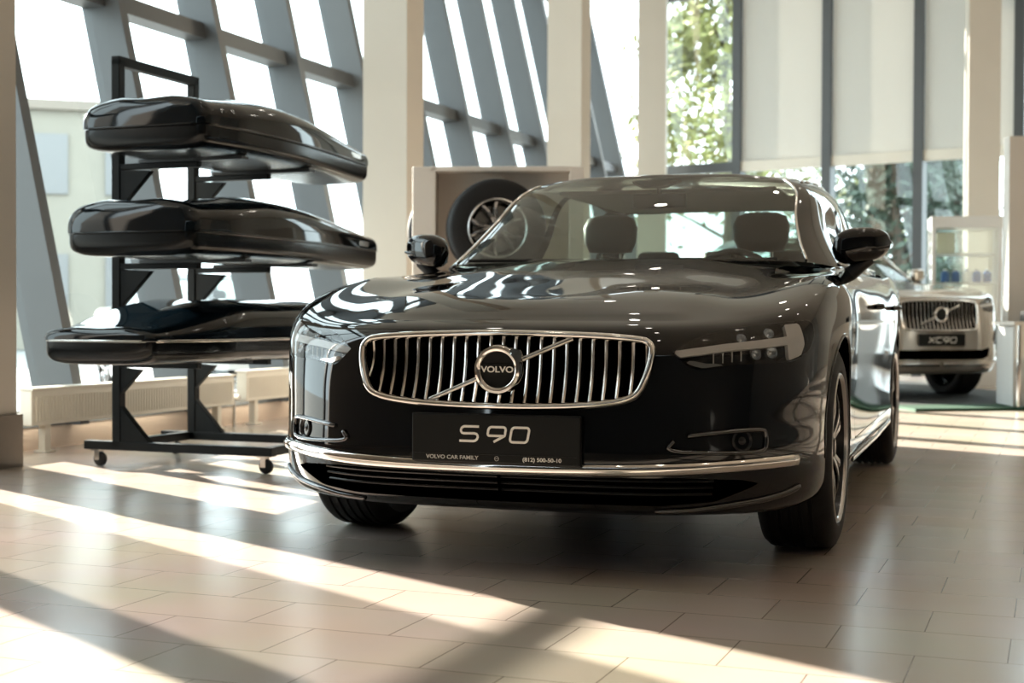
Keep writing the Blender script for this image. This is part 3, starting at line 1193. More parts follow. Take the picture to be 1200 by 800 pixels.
def grille_parts(parent, surf, outline, n_slats, half, k_emblem, zc, depth=.085, slat_w=.0095, ring=.070, letters=True, frame_r=.011, slat_name='slat', dz_slat=None):
    """chrome frame, concave vertical slats, ring emblem and its diagonal bar"""
    def P(y, z, off=0.0):
        p, n = surf.front(abs(y), z)
        if y < 0:
            p, n = Vector((p.x, -p.y, p.z)), Vector((n.x, -n.y, n.z))
        return p + Vector((1, 0, 0)) * off
    out = smooth_closed([(y, z, 0) for y, z in sym(outline)], 5)
    fr = M()
    ins = inset_poly([(p.x, p.y) for p in out], frame_r * .9)
    path = [P(y, z, .010) for y, z in ins]
    fr.tube(path, frame_r, 10, closed=True, flat=(.018, frame_r), up=[Vector((0, *(Vector(a) - Vector(b))[:]))for a, b in zip(ins, inset_poly(ins, .01))])
    root = fr.build('grille', 'chrome', parent, smooth=True, angle=180)
    root['label'] = 'chrome framed grille of upright slats'
    # dark recess behind
    rc = M()
    inn = inset_poly([(p.x, p.y) for p in out], frame_r * 1.2)
    fr1 = [P(y, z, .0) for y, z in inn]
    bk = [P(y, z, 0) * 1 - Vector((depth, 0, 0)) for y, z in inn]
    k = len(inn)
    rc.add(fr1 + bk, [(i, (i + 1) % k, k + (i + 1) % k, k + i) for i in range(k)] + [tuple(range(k, 2 * k))])
    rc.build('grille_recess', 'gap_black', root)
    poly = [(y, z) for y, z in inn]
    zs = np.linspace(min(z for _, z in poly), max(z for _, z in poly), 400)
    for i in range(n_slats):
        y = -half + 2 * half * i / (n_slats - 1)
        ins_z = zs[poly_field(np.stack([np.full(400, y), zs], 1), poly) < 0]
        if len(ins_z) < 5:
            continue
        za, zb = ins_z[0] - .004, ins_z[-1] + .004
        s = M()
        rows = []
        for q in range(15):
            t = q / 14
            z = za + (zb - za) * t
            p = P(y, z, -.002 - .030 * math.sin(PI * t) ** .8)
            yy = p.y
            row = [(p.x, yy - slat_w * .5, z), (p.x + .003, yy, z), (p.x, yy + slat_w * .5, z), (p.x - .022, yy + slat_w * .9, z), (p.x - .045, yy + .002, z), (p.x - .045, yy - .002, z), (p.x - .022, yy - slat_w * .9, z)]
            rows.append(row)
        s.grid(rows, closed=True)
        s.build(slat_name, 'slat_chrome', root, smooth=True, angle=40)
    # emblem
    c = P(0, zc, .012)
    T = Matrix.Translation(c) @ Matrix.Rotation(PI / 2, 4, 'Y')
    em = M()
    R1, R0 = ring * k_emblem, ring * .70 * k_emblem
    em.lathe([(R0, -.02), (R0, .002), (R0 + .004, .008), ((R0 + R1) / 2, .011), (R1 - .004, .008), (R1, .0), (R1, -.02)], 56, T)
    ar = .04 * k_emblem
    ce = Vector((0, math.cos(math.radians(36)), math.sin(math.radians(36))))
    cn = Vector((0, -ce.z, ce.y))
    b = c + ce * (R1 * .90)
    ke = k_emblem
    em.prism([b - cn * .024 * ke - ce * .008 * ke, b + cn * .024 * ke - ce * .008 * ke, b + cn * .020 * ke + ce * .012 * ke, b + cn * .006 * ke + ce * .024 * ke, b - cn * .006 * ke + ce * .024 * ke, b - cn * .020 * ke + ce * .012 * ke], (.009, 0, 0))
    e = em.build('emblem', 'chrome', root, smooth=True, angle=40)

    def diag(t, off):
        y = .205 * k_emblem * t
        z = zc + .088 * k_emblem * t * (dz_slat or 1)
        p = P(y, z, .004)
        return (p.x, p.y, p.z)
    for a0, a1 in ((-1, -.27), (.33, 1)):
        bar = M()
        bar.tube([diag(a0 + (a1 - a0) * i / 6, 0) for i in range(7)], .007, 8, flat=(.0075 * k_emblem, .005), up=(1, 0, 0))
        bar.build('diagonal_bar', 'satin_chrome', root, smooth=True, angle=60)
    bd = M()
    bd.lathe([(0, -.004), (R0, -.004)], 40, T)
    bd.build('emblem_badge', 'plate_black', e)
    if letters:
        TT = Matrix.Translation(c + Vector((.001, 0, 0))) @ Matrix(((0, 0, 1, 0), (1, 0, 0, 0), (0, 1, 0, 0), (0, 0, 0, 1)))
        bn = M()
        bn.box(c + Vector((-.002, 0, 0)), (.006, R0 * 1.9, .030 * k_emblem))
        bn.build('emblem_band', 'plate_black', e)
        text('emblem_lettering', 'VOLVO', .0235 * k_emblem, 'white_print', e, Matrix.Translation((.0025, 0, 0)) @ TT, .0006, sx=1.22, bold=.0006)
    return root


def make_plate(parent, surf, z0, z1, hw, word, footer=None, hword=.042, x=None):
    zc = (z0 + z1) / 2
    px = (max(surf.front(.02, z0)[0].x, surf.front(.02, z1)[0].x) if x is None else x) + .022
    q = M()
    q.box((px - .012, 0, zc), (.024, 2 * hw, z1 - z0))
    pl = q.build('number_plate', 'plate_black', parent, bevel=.005)
    pl['label'] = 'black display plate with white lettering'

    def F(u, v, d=0.0):
        return Vector((px + .0005 + d, u, zc + v + (.014 if footer else 0)))
    plate_word(word, hword, F, 'plate_lettering', pl)
    if footer:
        ln = M()
        ln.box((px + .0005, 0, z0 + .026), (.001, 2 * hw - .02, .0012))
        ln.build('plate_rib', 'satin_black', pl)
        R = Matrix(((0, 0, 1, px + .0008), (1, 0, 0, 0), (0, 1, 0, z0 + .015), (0, 0, 0, 1)))
        ic = M()
        ic.lathe([(.0058, 0), (.0072, 0), (.0072, .0006), (.0058, .0006)], 24, Matrix.Translation((px + .0006, .008, z0 + .015)) @ Matrix.Rotation(PI / 2, 4, 'Y'), closed=True)
        ic.box((px + .0008, .008, z0 + .015), (.0004, .010, .0014))
        ic.build('plate_icon', 'grey_print', pl)
        for body, uy, mm in footer:
            text('plate_footer', body, .0165, mm, pl, Matrix.Translation((0, uy, 0)) @ R, .0004, sx=1.12, bold=.0003)
    return pl


def make_car(name, loc, rz, spec):
    root = empty(name, loc, rz)
    zmap = spec.get('zmap')

    def zm(z):
        return float(np.interp(z, zmap[0], zmap[1])) if zmap else z
    S = body_soup(zmap, spec.get('fine', 1.0))
    surf = Surf(S)
    full = S
    paint = spec['paint']
    R = spec['wheel_r']
    arch = spec['arch']
    # deck opening under the greenhouse
    V = S.V
    xc = -.50 - .24 * (V[:, 1] / .76) ** 2
    f = np.maximum.reduce([V[:, 0] - xc, -3.34 - V[:, 0], (10.0 - S.A[:, 2]) * .1])
    _, S = S.cut(f)
    # wheel openings
    for wx in (0.0, spec['base']):
        V = S.V
        f = np.hypot(V[:, 0] - wx, V[:, 2] - R * 1.02) - arch
        f = np.where((V[:, 1] < .62) | (S.A[:, 2] > 9), 1.0, f)
        _, S = S.cut(f)
    # grille and lower intake openings
    g = sym(spec['grille'])
    gi = inset_poly(g, .010)
    f = np.where(S.V[:, 0] > .6, poly_field(S.V[:, 1:3], gi), 1.0)
    _, S = S.cut(f)
    ik = spec.get('intake')
    if ik:
        inside, S = cut_poly(S, ik)
        k = len(inside.V)
        bk = inside.V - np.array([.06, 0, 0]) - inside.normals() * [.03, .03, 0]
        part(both(Soup(np.concatenate([inside.V, bk]), np.concatenate([inside.A] * 2), [tuple(i + k for i in p) for p in inside.F] + [(a, b, b + k, a + k) for a, b in inside.border()])), 'lower_intake', 'gap_black', root)
    # headlamps
    hp = spec['lamp']
    lens, S = cut_poly(S, hp)
    # bonnet
    V = S.V
    lim = 8.80 + .85 * smoothstep(.35, -.35, V[:, 0])
    xc = -.46 - .22 * (V[:, 1] / .76) ** 2
    f = np.maximum((lim - S.A[:, 2]) * .07, xc - V[:, 0])
    hood, S = S.cut(f)
    part(both(hood), 'bonnet', paint, root, angle=180)
    # doors
    doors = []
    for nm, x0, x1 in (('front_door', -.60, -1.765), ('rear_door', -1.775, -2.72)):
        poly = [(x0, zm(.33)), (x0 - .02, zm(.7)), (x0 - .10, zm(1.2)), (x1, zm(1.2)), (x1, zm(.33))] if nm == 'front_door' else \
               [(x0, zm(.33)), (x0, zm(1.2)), (x1 - .10, zm(1.2)), (x1 - .12, zm(.80)), (x1 + .02, zm(.60)), (x1 + .12, zm(.33))]
        f = np.where((S.V[:, 1] > .6) & (S.A[:, 2] < 10.5), poly_field(S.V[:, (0, 2)], poly), 1.0)
        d, S = S.cut(f)
        _, S = S.cut(np.where((S.V[:, 1] > .6) & (S.A[:, 2] < 10.5), poly_field(S.V[:, (0, 2)], poly) - .004, 1.0))
        doors.append((nm, d))
    body = part(both(S), 'body', paint, root, angle=180)
    for nm, d in doors:
        for sd in (1, -1):
            VF = (d.V, d.F)
            o = part(VF if sd > 0 else flip(VF), nm, paint, root, angle=180)
            xh = -1.50 if nm == 'front_door' else -2.55
            hd = M()
            yh = float(surf.V[np.argmin((surf.V[:, 0] - xh) ** 2 + (surf.V[:, 2] - zm(.83)) ** 2), 1])
            hd.tube([(xh + .10, sd * (yh - .002), zm(.83)), (xh + .07, sd * (yh + .026), zm(.832)), (xh - .07, sd * (yh + .026), zm(.836)), (xh - .10, sd * (yh - .002), zm(.837))], .012, 10)
            hd.build('door_handle', paint if spec.get('full') else 'satin_chrome', o, smooth=True)
    # sills, floor pan and wheel housings
    u = M()
    u.box((-1.6, 0, zm(.21) + .015), (4.6, 1.12, .03))
    u.box(((spec['base']) / 2, 0, zm(.23) + .03), (-spec['base'] - 2 * arch - .04, 1.68, .08))
    for wx in (0.0, spec['base']):
        for sd in (1, -1):
            ring = []
            for j in range(25):
                a = -.15 + (PI + .3) * j / 24
                ring.append((wx + (arch + .012) * math.cos(a), R * 1.02 + (arch + .012) * math.sin(a)))
            u.grid([[(a, sd * .945 if 0 else sd * .905, b) for a, b in ring], [(a, sd * .56, b) for a, b in ring]])
            o = len(u.v)
            u.add([(a, sd * .56, b) for a, b in ring], [tuple(range(25))])
    u.build('underbody', 'gap_black', root)
    for wx in (0.0, spec['base']):
        for sd in (1, -1):
            lip = M()
            P = []
            for j in range(33):
                a = -.02 + (PI + .04) * j / 32
                x, z = wx + arch * math.cos(a), R * 1.02 + arch * math.sin(a)
                m = (surf.V[:, 1] > .6)
                i = np.argmin(np.where(m, (surf.V[:, 0] - x) ** 2 + (surf.V[:, 2] - z) ** 2, 9))
                P.append((x, sd * (surf.V[i, 1] - .004), z))
            lip.tube(P, .008, 8)
            lip.build('arch_lip', spec.get('arch_mat', paint), root, smooth=True, angle=180)
    # lamps on both sides
    N = lens.normals()
    for sd in (1, -1):
        fl = (lambda VF: VF) if sd > 0 else flip
        hs = Soup(lens.V - N * .045, lens.A, lens.F)
        k = len(lens.V)
        VV = np.concatenate([lens.V, hs.V])
        FF = [tuple(i + k for i in p) for p in hs.F] + [(a, b, b + k, a + k) for a, b in lens.border()]
        h = part(fl((VV, FF)), 'headlamp', 'lamp_dark', root, angle=50)
        for nm, poly, d0, d1, mm in spec['lamp_bits']:
            bit, _ = cut_poly(lens, poly)
            if len(bit.F):
                part(fl(bit.solid(d0, d1)), nm, mm, h, angle=50)
        if spec.get('full'):
            for s_, z_ in ((.655, .664), (.685, .668), (.715, .671), (.745, .673)):
                cells = M()
                p, n = surf.at(s_, z_)
                cells.tube([p - n * .008 + Vector((0, 0, .016)), p - n * .008 - Vector((0, 0, .016))], .0022, 6)
                part(fl((cells.v, cells.f)), 'lamp_divider', 'satin_chrome', h)
            for s_, z_, r_ in ((.80, .678, .017), (.855, .683, .019), (.76, .730, .016), (.86, .745, .017)):
                p, n = surf.at(s_, z_)
                c = M()
                T = Matrix.Translation(p - n * .040) @ n.to_track_quat('Z', 'Y').to_matrix().to_4x4()
                c.lathe([(r_, .028), (r_ * .98, .012), (r_ * .6, .0), (.001, -.002)], 20, T)
                c.lathe([(r_ * .62, .004), (r_ * .5, .016), (r_ * .25, .022), (.001, .024)], 16, T)
                part(fl((c.v, c.f)), 'lamp_reflector', 'lamp_reflector', h)
        part(fl((lens.V + N * .0015, lens.F)), 'lamp_lens', 'lens_glass', h, angle=180)
    grille_parts(root, surf, spec['grille'], spec['slats'], spec['slat_half'], spec['emblem_k'], spec['emblem_z'], letters=spec.get('full', False), dz_slat=spec.get('dz', 1))
    make_plate(root, surf, *spec['plate'])
    # greenhouse
    G = greenhouse(zmap)
    a, b = G.A[:, 0], G.A[:, 1]

    def band(u0, u1, v0, v1):
        return lambda G: np.maximum.reduce([u0 - G.A[:, 0], G.A[:, 0] - u1, v0 - G.A[:, 1], G.A[:, 1] - v1])
    ws, G = G.cut(band(-1, 2.80, -.1, 1.96)(G))
    q1, G = G.cut(band(4.30, 6.62, .13, 1.86)(G))
    q2, G = G.cut(band(6.86, 8.75, .13, 1.86)(G))
    rw, G = G.cut(band(9.75, 13, .20, 1.90)(G))
    roof, G = G.cut(2.02 - G.A[:, 1])
    part(both(roof), 'roof', paint, root, angle=180)
    part(both(G), 'pillar_frame', 'black_paint', root, angle=180)
    part(both(ws), 'windshield', 'car_glass', root, angle=180)
    part(both(rw), 'rear_window', 'car_glass', root, angle=180)
    for nm, q in (('front_side_window', q1), ('rear_side_window', q2)):
        for sd in (1, -1):
            part((q.V, q.F) if sd > 0 else flip((q.V, q.F)), nm, 'car_glass', root, angle=180)
    Gf = greenhouse(zmap)

    def gline(pts, off=.002):
        N_ = Gf.normals()
        out = []
        for u_, v_ in pts:
            d = (Gf.A[:, 0] - u_) ** 2 + (Gf.A[:, 1] - v_) ** 2
            i = np.argpartition(d, 4)[:4]
            w = 1 / (d[i] + 1e-4)
            w /= w.sum()
            out.append(Vector((Gf.V[i] * w[:, None]).sum(0) + (N_[i] * w[:, None]).sum(0) * off))
        return out
    for sd in (1, -1):
        tr = M()
        P = gline([(2.83, .04 + 1.9 * i / 24) for i in range(25)], .003)
        tr.tube([(p.x, sd * p.y, p.z) for p in P], .0055, 8)
        tr.build('screen_moulding', 'chrome', root, smooth=True, angle=180)
        tr = M()
        P = gline([(4.2, .10)] + [(4.2 + 4.6 * i / 40, .10) for i in range(1, 41)], .004)
        tr.tube([(p.x, sd * p.y, p.z) for p in P], .008, 8)
        P = gline([(4.25 + 4.5 * i / 40, 1.90) for i in range(41)] , .004)
        tr.tube([(p.x, sd * p.y, p.z) for p in P], .006, 8)
        tr.build('window_trim', 'chrome', root, smooth=True, angle=180)
    # cabin
    hl = M()
    hl.box((-2.0, 0, zm(1.355)), (1.2, 1.0, .02))
    hl.build('headliner', 'headliner', root, bevel=.008)
    dp = M()
    rows = []
    for j in range(21):
        y = -.76 + 1.52 * j / 20
        dx = .20 * (abs(y) / .76) ** 2
        rows.append([(-.54 - dx, y, zm(.965)), (-.70 - dx * .6, y, zm(.990)), (-.92 - dx * .3, y, zm(.985)), (-1.02 - dx * .2, y, zm(.95)), (-1.06, y, zm(.85)), (-1.0, y, zm(.6))])
    dp.grid(rows)
    dp.build('dashboard', 'dash_black', root, smooth=True, angle=60)
    st = M()
    T = Matrix.Translation((-1.16, .37, zm(.90))) @ Matrix.Rotation(math.radians(-62), 4, 'Y')
    st.lathe([(.185 + .014 * math.cos(2 * PI * i / 10), .014 * math.sin(2 * PI * i / 10)) for i in range(10)], 40, T, closed=True)
    st.lathe([(.001, .02), (.06, .015), (.07, -.02), (.001, -.03)], 20, T)
    for a in (0, 125, 235):
        st.tube([T @ Vector((.05 * math.cos(math.radians(a)), .05 * math.sin(math.radians(a)), 0)), T @ Vector((.185 * math.cos(math.radians(a)), .185 * math.sin(math.radians(a)), 0))], .014, 8)
    st.tube([T @ Vector((0, 0, 0)), T @ Vector((0, 0, -.2))], .03, 10)
    st.build('steering_wheel', 'dash_black', root, smooth=True, angle=60)
    lift = zm(1.0) - 1.0
    for y in (.37, -.37):
        s = make_seat(root, 'seat', -1.72, y, 1.06)
        s.location.z = lift
    rb = M()
    rb.box((-2.86, 0, zm(.80)), (.16, 1.36, zm(1.02) - zm(.55)), R=Matrix.Rotation(math.radians(-18), 3, 'Y'))
    rb.box((-2.55, 0, zm(.50)), (.55, 1.36, .16))
    rb.build('rear_bench', 'seat_leather', root, smooth=True, bevel=.05)
    for y in (.37, 0, -.37):
        h = M()
        h.box((-2.93, y, zm(1.085)), (.09, .24, .13))
        h.build('rear_head_restraint', 'seat_leather', root, smooth=True, bevel=.035)
    sh = M()
    sh.prism([(-2.86, -.70, zm(.99)), (-2.86, .70, zm(.99)), (-3.38, .56, zm(1.03)), (-3.38, -.56, zm(1.03))], (0, 0, -.02))
    sh.build('parcel_shelf', 'dash_black', root)
    fl_ = M()
    fl_.prism([(-.5, -.78, zm(.36)), (-.5, .78, zm(.36)), (-3.2, .72, zm(.36)), (-3.2, -.72, zm(.36))], (0, 0, -.02))
    fl_.build('cabin_floor', 'dash_black', root)
    rm = M()
    rm.box((-1.31, 0, zm(1.305)), (.03, .24, .065), R=Matrix.Rotation(.15, 3, 'Y'))
    rm.tube([(-1.31, 0, zm(1.32)), (-1.28, 0, zm(1.375))], .012, 8)
    rm.build('rear_view_mirror', 'satin_black', root, smooth=True, bevel=.012)
    po = M()
    po.prism([(-1.235, -.11, zm(1.388)), (-1.235, .11, zm(1.388)), (-1.20, .08, zm(1.371)), (-1.175, .05, zm(1.357)), (-1.175, -.05, zm(1.357)), (-1.20, -.08, zm(1.371))], (-.02, 0, -.008))
    po.build('sensor_pod', 'gap_black', root)
    make_mirror(root, 1, zm(1.07), cap=spec.get('mirror', paint))
    make_mirror(root, -1, zm(1.07), cap=spec.get('mirror', paint))
    for wx in (0.0, spec['base']):
        for sd in (1, -1):
            w = make_wheel(root, wx, sd, R, spec['wheel_w'])
    return root, surf


S90 = dict(paint='black_paint', full=True, wheel_r=.343, wheel_w=.250, arch=.378, base=-2.941, grille=GRILLE, slats=23, slat_half=.443,
           emblem_k=1.08, emblem_z=.626, lamp=HEADLAMP, mirror='black_paint',
           intake=[(-.1, .308), (.55, .314), (.74, .305), (.80, .292), (.66, .240), (.5, .228), (-.1, .224)],
           lamp_bits=[('light_bar', DRL_BAR, -.006, -.020, 'drl_grey'), ('light_bar', DRL_POST, -.006, -.020, 'drl_grey'), ('lamp_lip', LAMP_LIP, -.003, -.014, 'chrome')],
           plate=(.345, .493, .268, 'S 90', [('VOLVO CAR FAMILY', -.135, 'grey_print'), ('(812) 500-50-10', .150, 'white_print')], .044))


def surf_strip(surf, pts, n=4):
    """smooth path of (s, z) points laid on the body: points and normals"""
    P, N = [], []
    for q in smooth_open([(a, b, 0) for a, b in pts], n):
        p, nn = surf.at(q.x, q.y)
        P.append(p)
        N.append(nn)
    return P, N


def mirror_path(P, N):
    return [Vector((p.x, -p.y, p.z)) for p in P[::-1]], [Vector((n.x, -n.y, n.z)) for n in N[::-1]]


sedan, s_surf = make_car('sedan', (0.242, 5.135, 0), math.atan2(-math.cos(.3248), -math.sin(.3248)), S90)
tag(sedan, 'black sedan with chrome slatted grille parked at the centre of the showroom', 'car')
# bright strip along the bumper, wrapping round both corners
P, N = surf_strip(s_surf, [(.02, .331), (.2, .332), (.4, .336), (.6, .343), (.78, .352), (.93, .358)], 6)
P2, N2 = mirror_path(P, N)
q = M()
q.tube([p + n * .004 for p, n in zip(P2 + P, N2 + N)], .01, 10, flat=(.019, .012), up=N2 + N)
q.build('bumper_strip', 'chrome', sedan, smooth=True, angle=180)
for sd in (1, -1):
    f = (lambda P, N: (P, N)) if sd > 0 else mirror_path
    P, N = f(*surf_strip(s_surf, [(.955, .275), (.90, .258), (.80, .240), (.70, .228), (.60, .216), (.48, .210)], 5))
    q = M()
    q.tube([p + n * .003 for p, n in zip(P, N)], .01, 10, flat=(.010, .008), up=N)
    q.build('lower_blade', 'dark_chrome', sedan, smooth=True, angle=180)
    P, N = f(*surf_strip(s_surf, [(.57, .437), (.65, .445), (.74, .452), (.80, .452), (.812, .440), (.812, .410), (.80, .392), (.74, .386), (.62, .388), (.54, .392), (.515, .402), (.53, .422)], 4))
    q = M()
    q.tube([p + n * .002 for p, n in zip(P, N)], .006, 8, flat=(.0075, .010), up=N)
    q.build('fog_lamp_trim', 'dark_chrome', sedan, smooth=True, angle=180)
    p, n = s_surf.at(.735, .421)
    q = M()
    T = Matrix.Translation(p) @ n.to_track_quat('Z', 'Y').to_matrix().to_4x4()
    q.lathe([(.034, -.01), (.034, .004), (.030, .007), (.026, .004), (.022, -.006), (.001, -.012)], 28, T)
    q.lathe([(.016, -.008), (.012, .001), (.001, .004)], 20, T)
    VF = (q.v, q.f)
    part(VF if sd > 0 else flip(VF), 'fog_lamp', 'rim_dark', sedan, angle=40)
    # bars across the lower intake, sill trim and wiper
q = M()
for z in (.248, .272, .294):
    P, N = surf_strip(s_surf, [(.02, z), (.25, z), (.5, z), (.66, z)], 4)
    P2, N2 = mirror_path(P, N)
    q.tube([p - n * .03 for p, n in zip(P2 + P, N2 + N)], .004, 6)
q.build('intake_bars', 'satin_black', sedan, smooth=True)
for sd in (1, -1):
    q = M()
    q.tube([(-.46, sd * .925, .262), (-1.5, sd * .930, .258), (-2.50, sd * .925, .262)], .012, 8, flat=(.012, .006), up=(0, 1, 0))
    q.build('sill_trim', 'chrome', sedan, smooth=True)
    q = M()
    for (x0, y0, x1, y1) in ((-.50, .10 * sd, -.60, .10 * sd + .52),) if sd > 0 else ((-.50, -.62, -.56, -.08),):
        q.tube([(x0 - .02, y0, 1.012), (x1 - .02, y1, 1.012)], .007, 6)
    q.build('wiper', 'satin_black', sedan, smooth=True)

# ------------------------------------------------------------------ radiators
def radiator(s0, s1, z0, z1, label):
    r = empty('radiator', fl(s0, 5.40), RZ_D)
    L = s1 - s0
    q = M()                                     # local: y along the wall, -x outwards, x into the room
    q.box((0.0, L / 2, (z0 + z1) / 2), (.085, L, z1 - z0))
    q.build('body', 'radiator_cream', r, bevel=.006)
    q = M()
    n = int(L / .028)
    for i in range(n):
        q.box((.045, .04 + (L - .08) * i / (n - 1), (z0 + z1) / 2 - .008), (.006, .012, z1 - z0 - .06))
    q.build('fins', 'radiator_cream', r)
    q = M()
    q.box((0.0, L / 2, z1 + .006), (.11, L + .01, .014))
    q.build('top_grille', 'radiator_cream', r, bevel=.003)
    for y in (.16, L - .16):
        q = M()
        q.box((0, y, z0 / 2), (.05, .05, z0))
        q.box((0, y, .006), (.09, .09, .012))
        q.build('leg', 'radiator_cream', r, bevel=.004)
    q = M()
    q.tube([(.0, L + .0, z0 + .05), (.0, L + .05, z0 + .05), (.0, L + .06, z0 + .02), (.0, L + .06, .0)], .011, 8)
    q.lathe([(.001, .05), (.02, .05), (.022, .0), (.014, -.01)], 14, Matrix.Translation((0, L + .05, z0 + .05)) @ Matrix.Rotation(PI / 2, 4, 'Y'))
    q.build('valve', 'satin_chrome', r, smooth=True, angle=40)
    tag(r, label, 'radiator', 'radiators along the leaning glass wall')


radiator(6.46, 8.56, .16, .36, 'long low cream radiator behind the rack of roof boxes')
radiator(8.72, 10.5, .175, .38, 'second cream radiator, beside the pillar and partly behind the black sedan')

# ------------------------------------------------------------------ rack with roof boxes (local y runs along the boxes, x into the room)
RK = empty('display_rack', fl(6.13, 4.53), RZ_D)
PITCH, NUP = .54, .68
LEV = [.545, 1.05, 1.56]
for y in (0.0, NUP):
    q = M()
    q.box((0, y, 1.10), (.05, .05, 2.0))
    q.build('upright', 'rack_black', RK, bevel=.004)
    q = M()
    q.box((.36, y, .11), (1.12, .05, .045))
    q.prism([(.02, y - .02, .13), (.20, y - .02, .13), (.02, y - .02, .32)], (0, .04, 0))
    q.build('foot', 'rack_black', RK, bevel=.003)
    for z in LEV:
        q = M()
        q.box((.25, y, z - .015), (.48, .04, .03))
        g = .13 if z < .8 else .19
        q.prism([(.02, y - .018, z - .03), (.02 + g, y - .018, z - .04), (.02, y - .018, z - .04 - g)], (0, .036, 0))
        q.build('arm', 'rack_black', RK, bevel=.003)
q = M()
q.box((0, NUP / 2, 2.09), (.05, NUP + .05, .05))
q.build('top_rail', 'rack_black', RK, bevel=.004)
for x in (-.03, .88):
    q = M()
    q.box((x, NUP / 2, .11), (.045, NUP, .045))
    q.build('base_rail', 'rack_black', RK, bevel=.004)
for x, y in ((-.13, 0), (.86, 0), (-.13, NUP), (.86, NUP)):
    c = M()
    c.lathe([(.001, -.012), (.030, -.012), (.037, -.008), (.037, .008), (.030, .012), (.001, .012)], 20, Matrix.Translation((x + .015, y, .0375)) @ Matrix.Rotation(PI / 2, 4, 'X'))
    w = c.build('caster', 'rubber', RK, smooth=True, angle=40)
    c = M()
    c.box((x + .006, y - .018, .058), (.03, .004, .05))
    c.box((x + .006, y + .018, .058), (.03, .004, .05))
    c.box((x, y, .085), (.05, .05, .008))
    c.build('caster_fork', 'satin_chrome', w)
tag(RK, 'black wheeled steel rack carrying three glossy roof boxes', 'rack')


def roof_box(z, y0, L, W, H, x0, label, wedge=False):
    """x0: outer edge; the lid is a rounded shell that tapers at both ends, over a shallow tray"""
    r = empty('roof_box', fl(6.13, 4.53, 0) + Vector((0, 0, z)), RZ_D)

    def prof(t):
        """half width, height and lift of the lid at t along the length"""
        if wedge:
            e = smoothstep(0, .20, t) * .25 + .75
            hh = .30 + .70 * smoothstep(-.02, .30, t)
            hh *= 1 - .35 * smoothstep(.6, 1.0, t)
            e *= 1 - .22 * smoothstep(.72, 1.0, t)
        else:
            e = (.92 + .08 * smoothstep(0, .14, t)) * (1 - .50 * smoothstep(.30, 1.25, t))
            hh = (.74 + .26 * smoothstep(0, .34, t)) * (1 - .62 * smoothstep(.35, 1.2, t))
        return e, hh
    lid, tray = M(), M()
    ns, na = 40, 26
    rl, rt = [], []
    for i in range(ns + 1):
        t = i / ns
        e, hh = prof(t)
        y = y0 + L * t
        hw = W / 2 * e
        xc = x0 + W / 2
        row = []
        for j in range(na + 1):
            a = PI * j / na
            ca, sa = math.cos(a), math.sin(a)
            px = hw * math.copysign(abs(ca) ** .45, ca)
            pz = .115 + (H - .115) * hh * abs(sa) ** .62
            pz += .012 * hh * math.exp(-((px / hw - .42) / .13) ** 2) + .012 * hh * math.exp(-((px / hw + .42) / .13) ** 2)
            row.append((xc + px, y, pz))
        rl.append(row)
        row = []
        for j in range(na + 1):
            a = PI * j / na
            ca, sa = math.cos(a), math.sin(a)
            row.append((xc + hw * .985 * math.copysign(abs(ca) ** .5, ca), y, .105 - .105 * abs(sa) ** .35))
        rt.append(row)

    def cap(rows, nose):
        ends = []
        for idx, sgn in ((0, -1), (-1, 1)):
            base = [Vector(p) for p in rows[idx]]
            c = sum(base, Vector()) / len(base)
            c.z = .11
            seq = []
            for k in range(1, 7):
                u = k / 6
                sc = math.cos(u * PI / 2) ** .75
                seq.append([(c.x + (p.x - c.x) * (sc * .22 + .78), p.y + sgn * nose * math.sin(u * PI / 2), c.z + (p.z - c.z) * (sc if k < 6 else .0)) for p in base])
            ends.append(seq)
        return ends[0][::-1] + rows + ends[1]
    lid.grid(cap(rl, .06))
    tray.grid(cap(rt, .05))
    o = lid.build('lid', 'box_gloss', r, smooth=True, angle=60)
    tray.build('tray', 'box_base', r, smooth=True, angle=60)
    # rubber seam with a bright edge between lid and tray
    ring = []
    for i in range(ns + 1):
        t = i / ns
        e, _ = prof(t)
        ring.append((x0 + W / 2 + W / 2 * e + .003, y0 + L * t, .11))
    back = [(2 * (x0 + W / 2) - p[0], p[1], p[2]) for p in ring[::-1]]
    s = M()
    e0, e1 = prof(0)[0], prof(1)[0]
    s.tube(ring + [(x0 + W / 2 + W / 2 * e1 * .80, y0 + L + .062, .11), (x0 + W / 2 - W / 2 * e1 * .80, y0 + L + .062, .11)] + back + [(x0 + W / 2 - W / 2 * e0 * .80, y0 - .062, .11), (x0 + W / 2 + W / 2 * e0 * .80, y0 - .062, .11)], .006, 8, closed=True)
    s.build('seam', 'satin_chrome' if wedge else 'box_base', r, smooth=True)
    # lock and side badge
    k = M()
    e, _ = prof(.5)
    xs = x0 + W / 2 + W / 2 * e
    k.box((xs - .004, y0 + L * .46, .14), (.016, .07, .022))
    k.build('lock', 'satin_black', r, bevel=.004)
    k = M()
    e, hh = prof(.90)
    k.box((x0 + W / 2 + W / 2 * e * .995, y0 + L * .90, .145), (.004, .16, .028), R=Matrix.Rotation(.13, 3, 'Z'))
    k.build('badge', 'satin_chrome', r)
    for yy in (0.0, NUP):
        k = M()
        k.box((x0 + W / 2, yy, -.004), (W * .78, .06, .016))
        k.build('mount_bar', 'satin_black', r)
    tag(r, label, 'roof box', 'roof boxes on the rack')
    return r


roof_box(LEV[0] + .012, -.74, 2.33, .82, .30, .05, 'lowest of the three roof boxes, with a pale stripe along its rim', True)
roof_box(LEV[1] + .012, -.50, 2.07, .80, .315, .06, 'black roof box on the middle arms of the rack')
roof_box(LEV[2] + .012, -.38, 1.86, .78, .30, .06, 'topmost roof box, just under the rail of the rack')

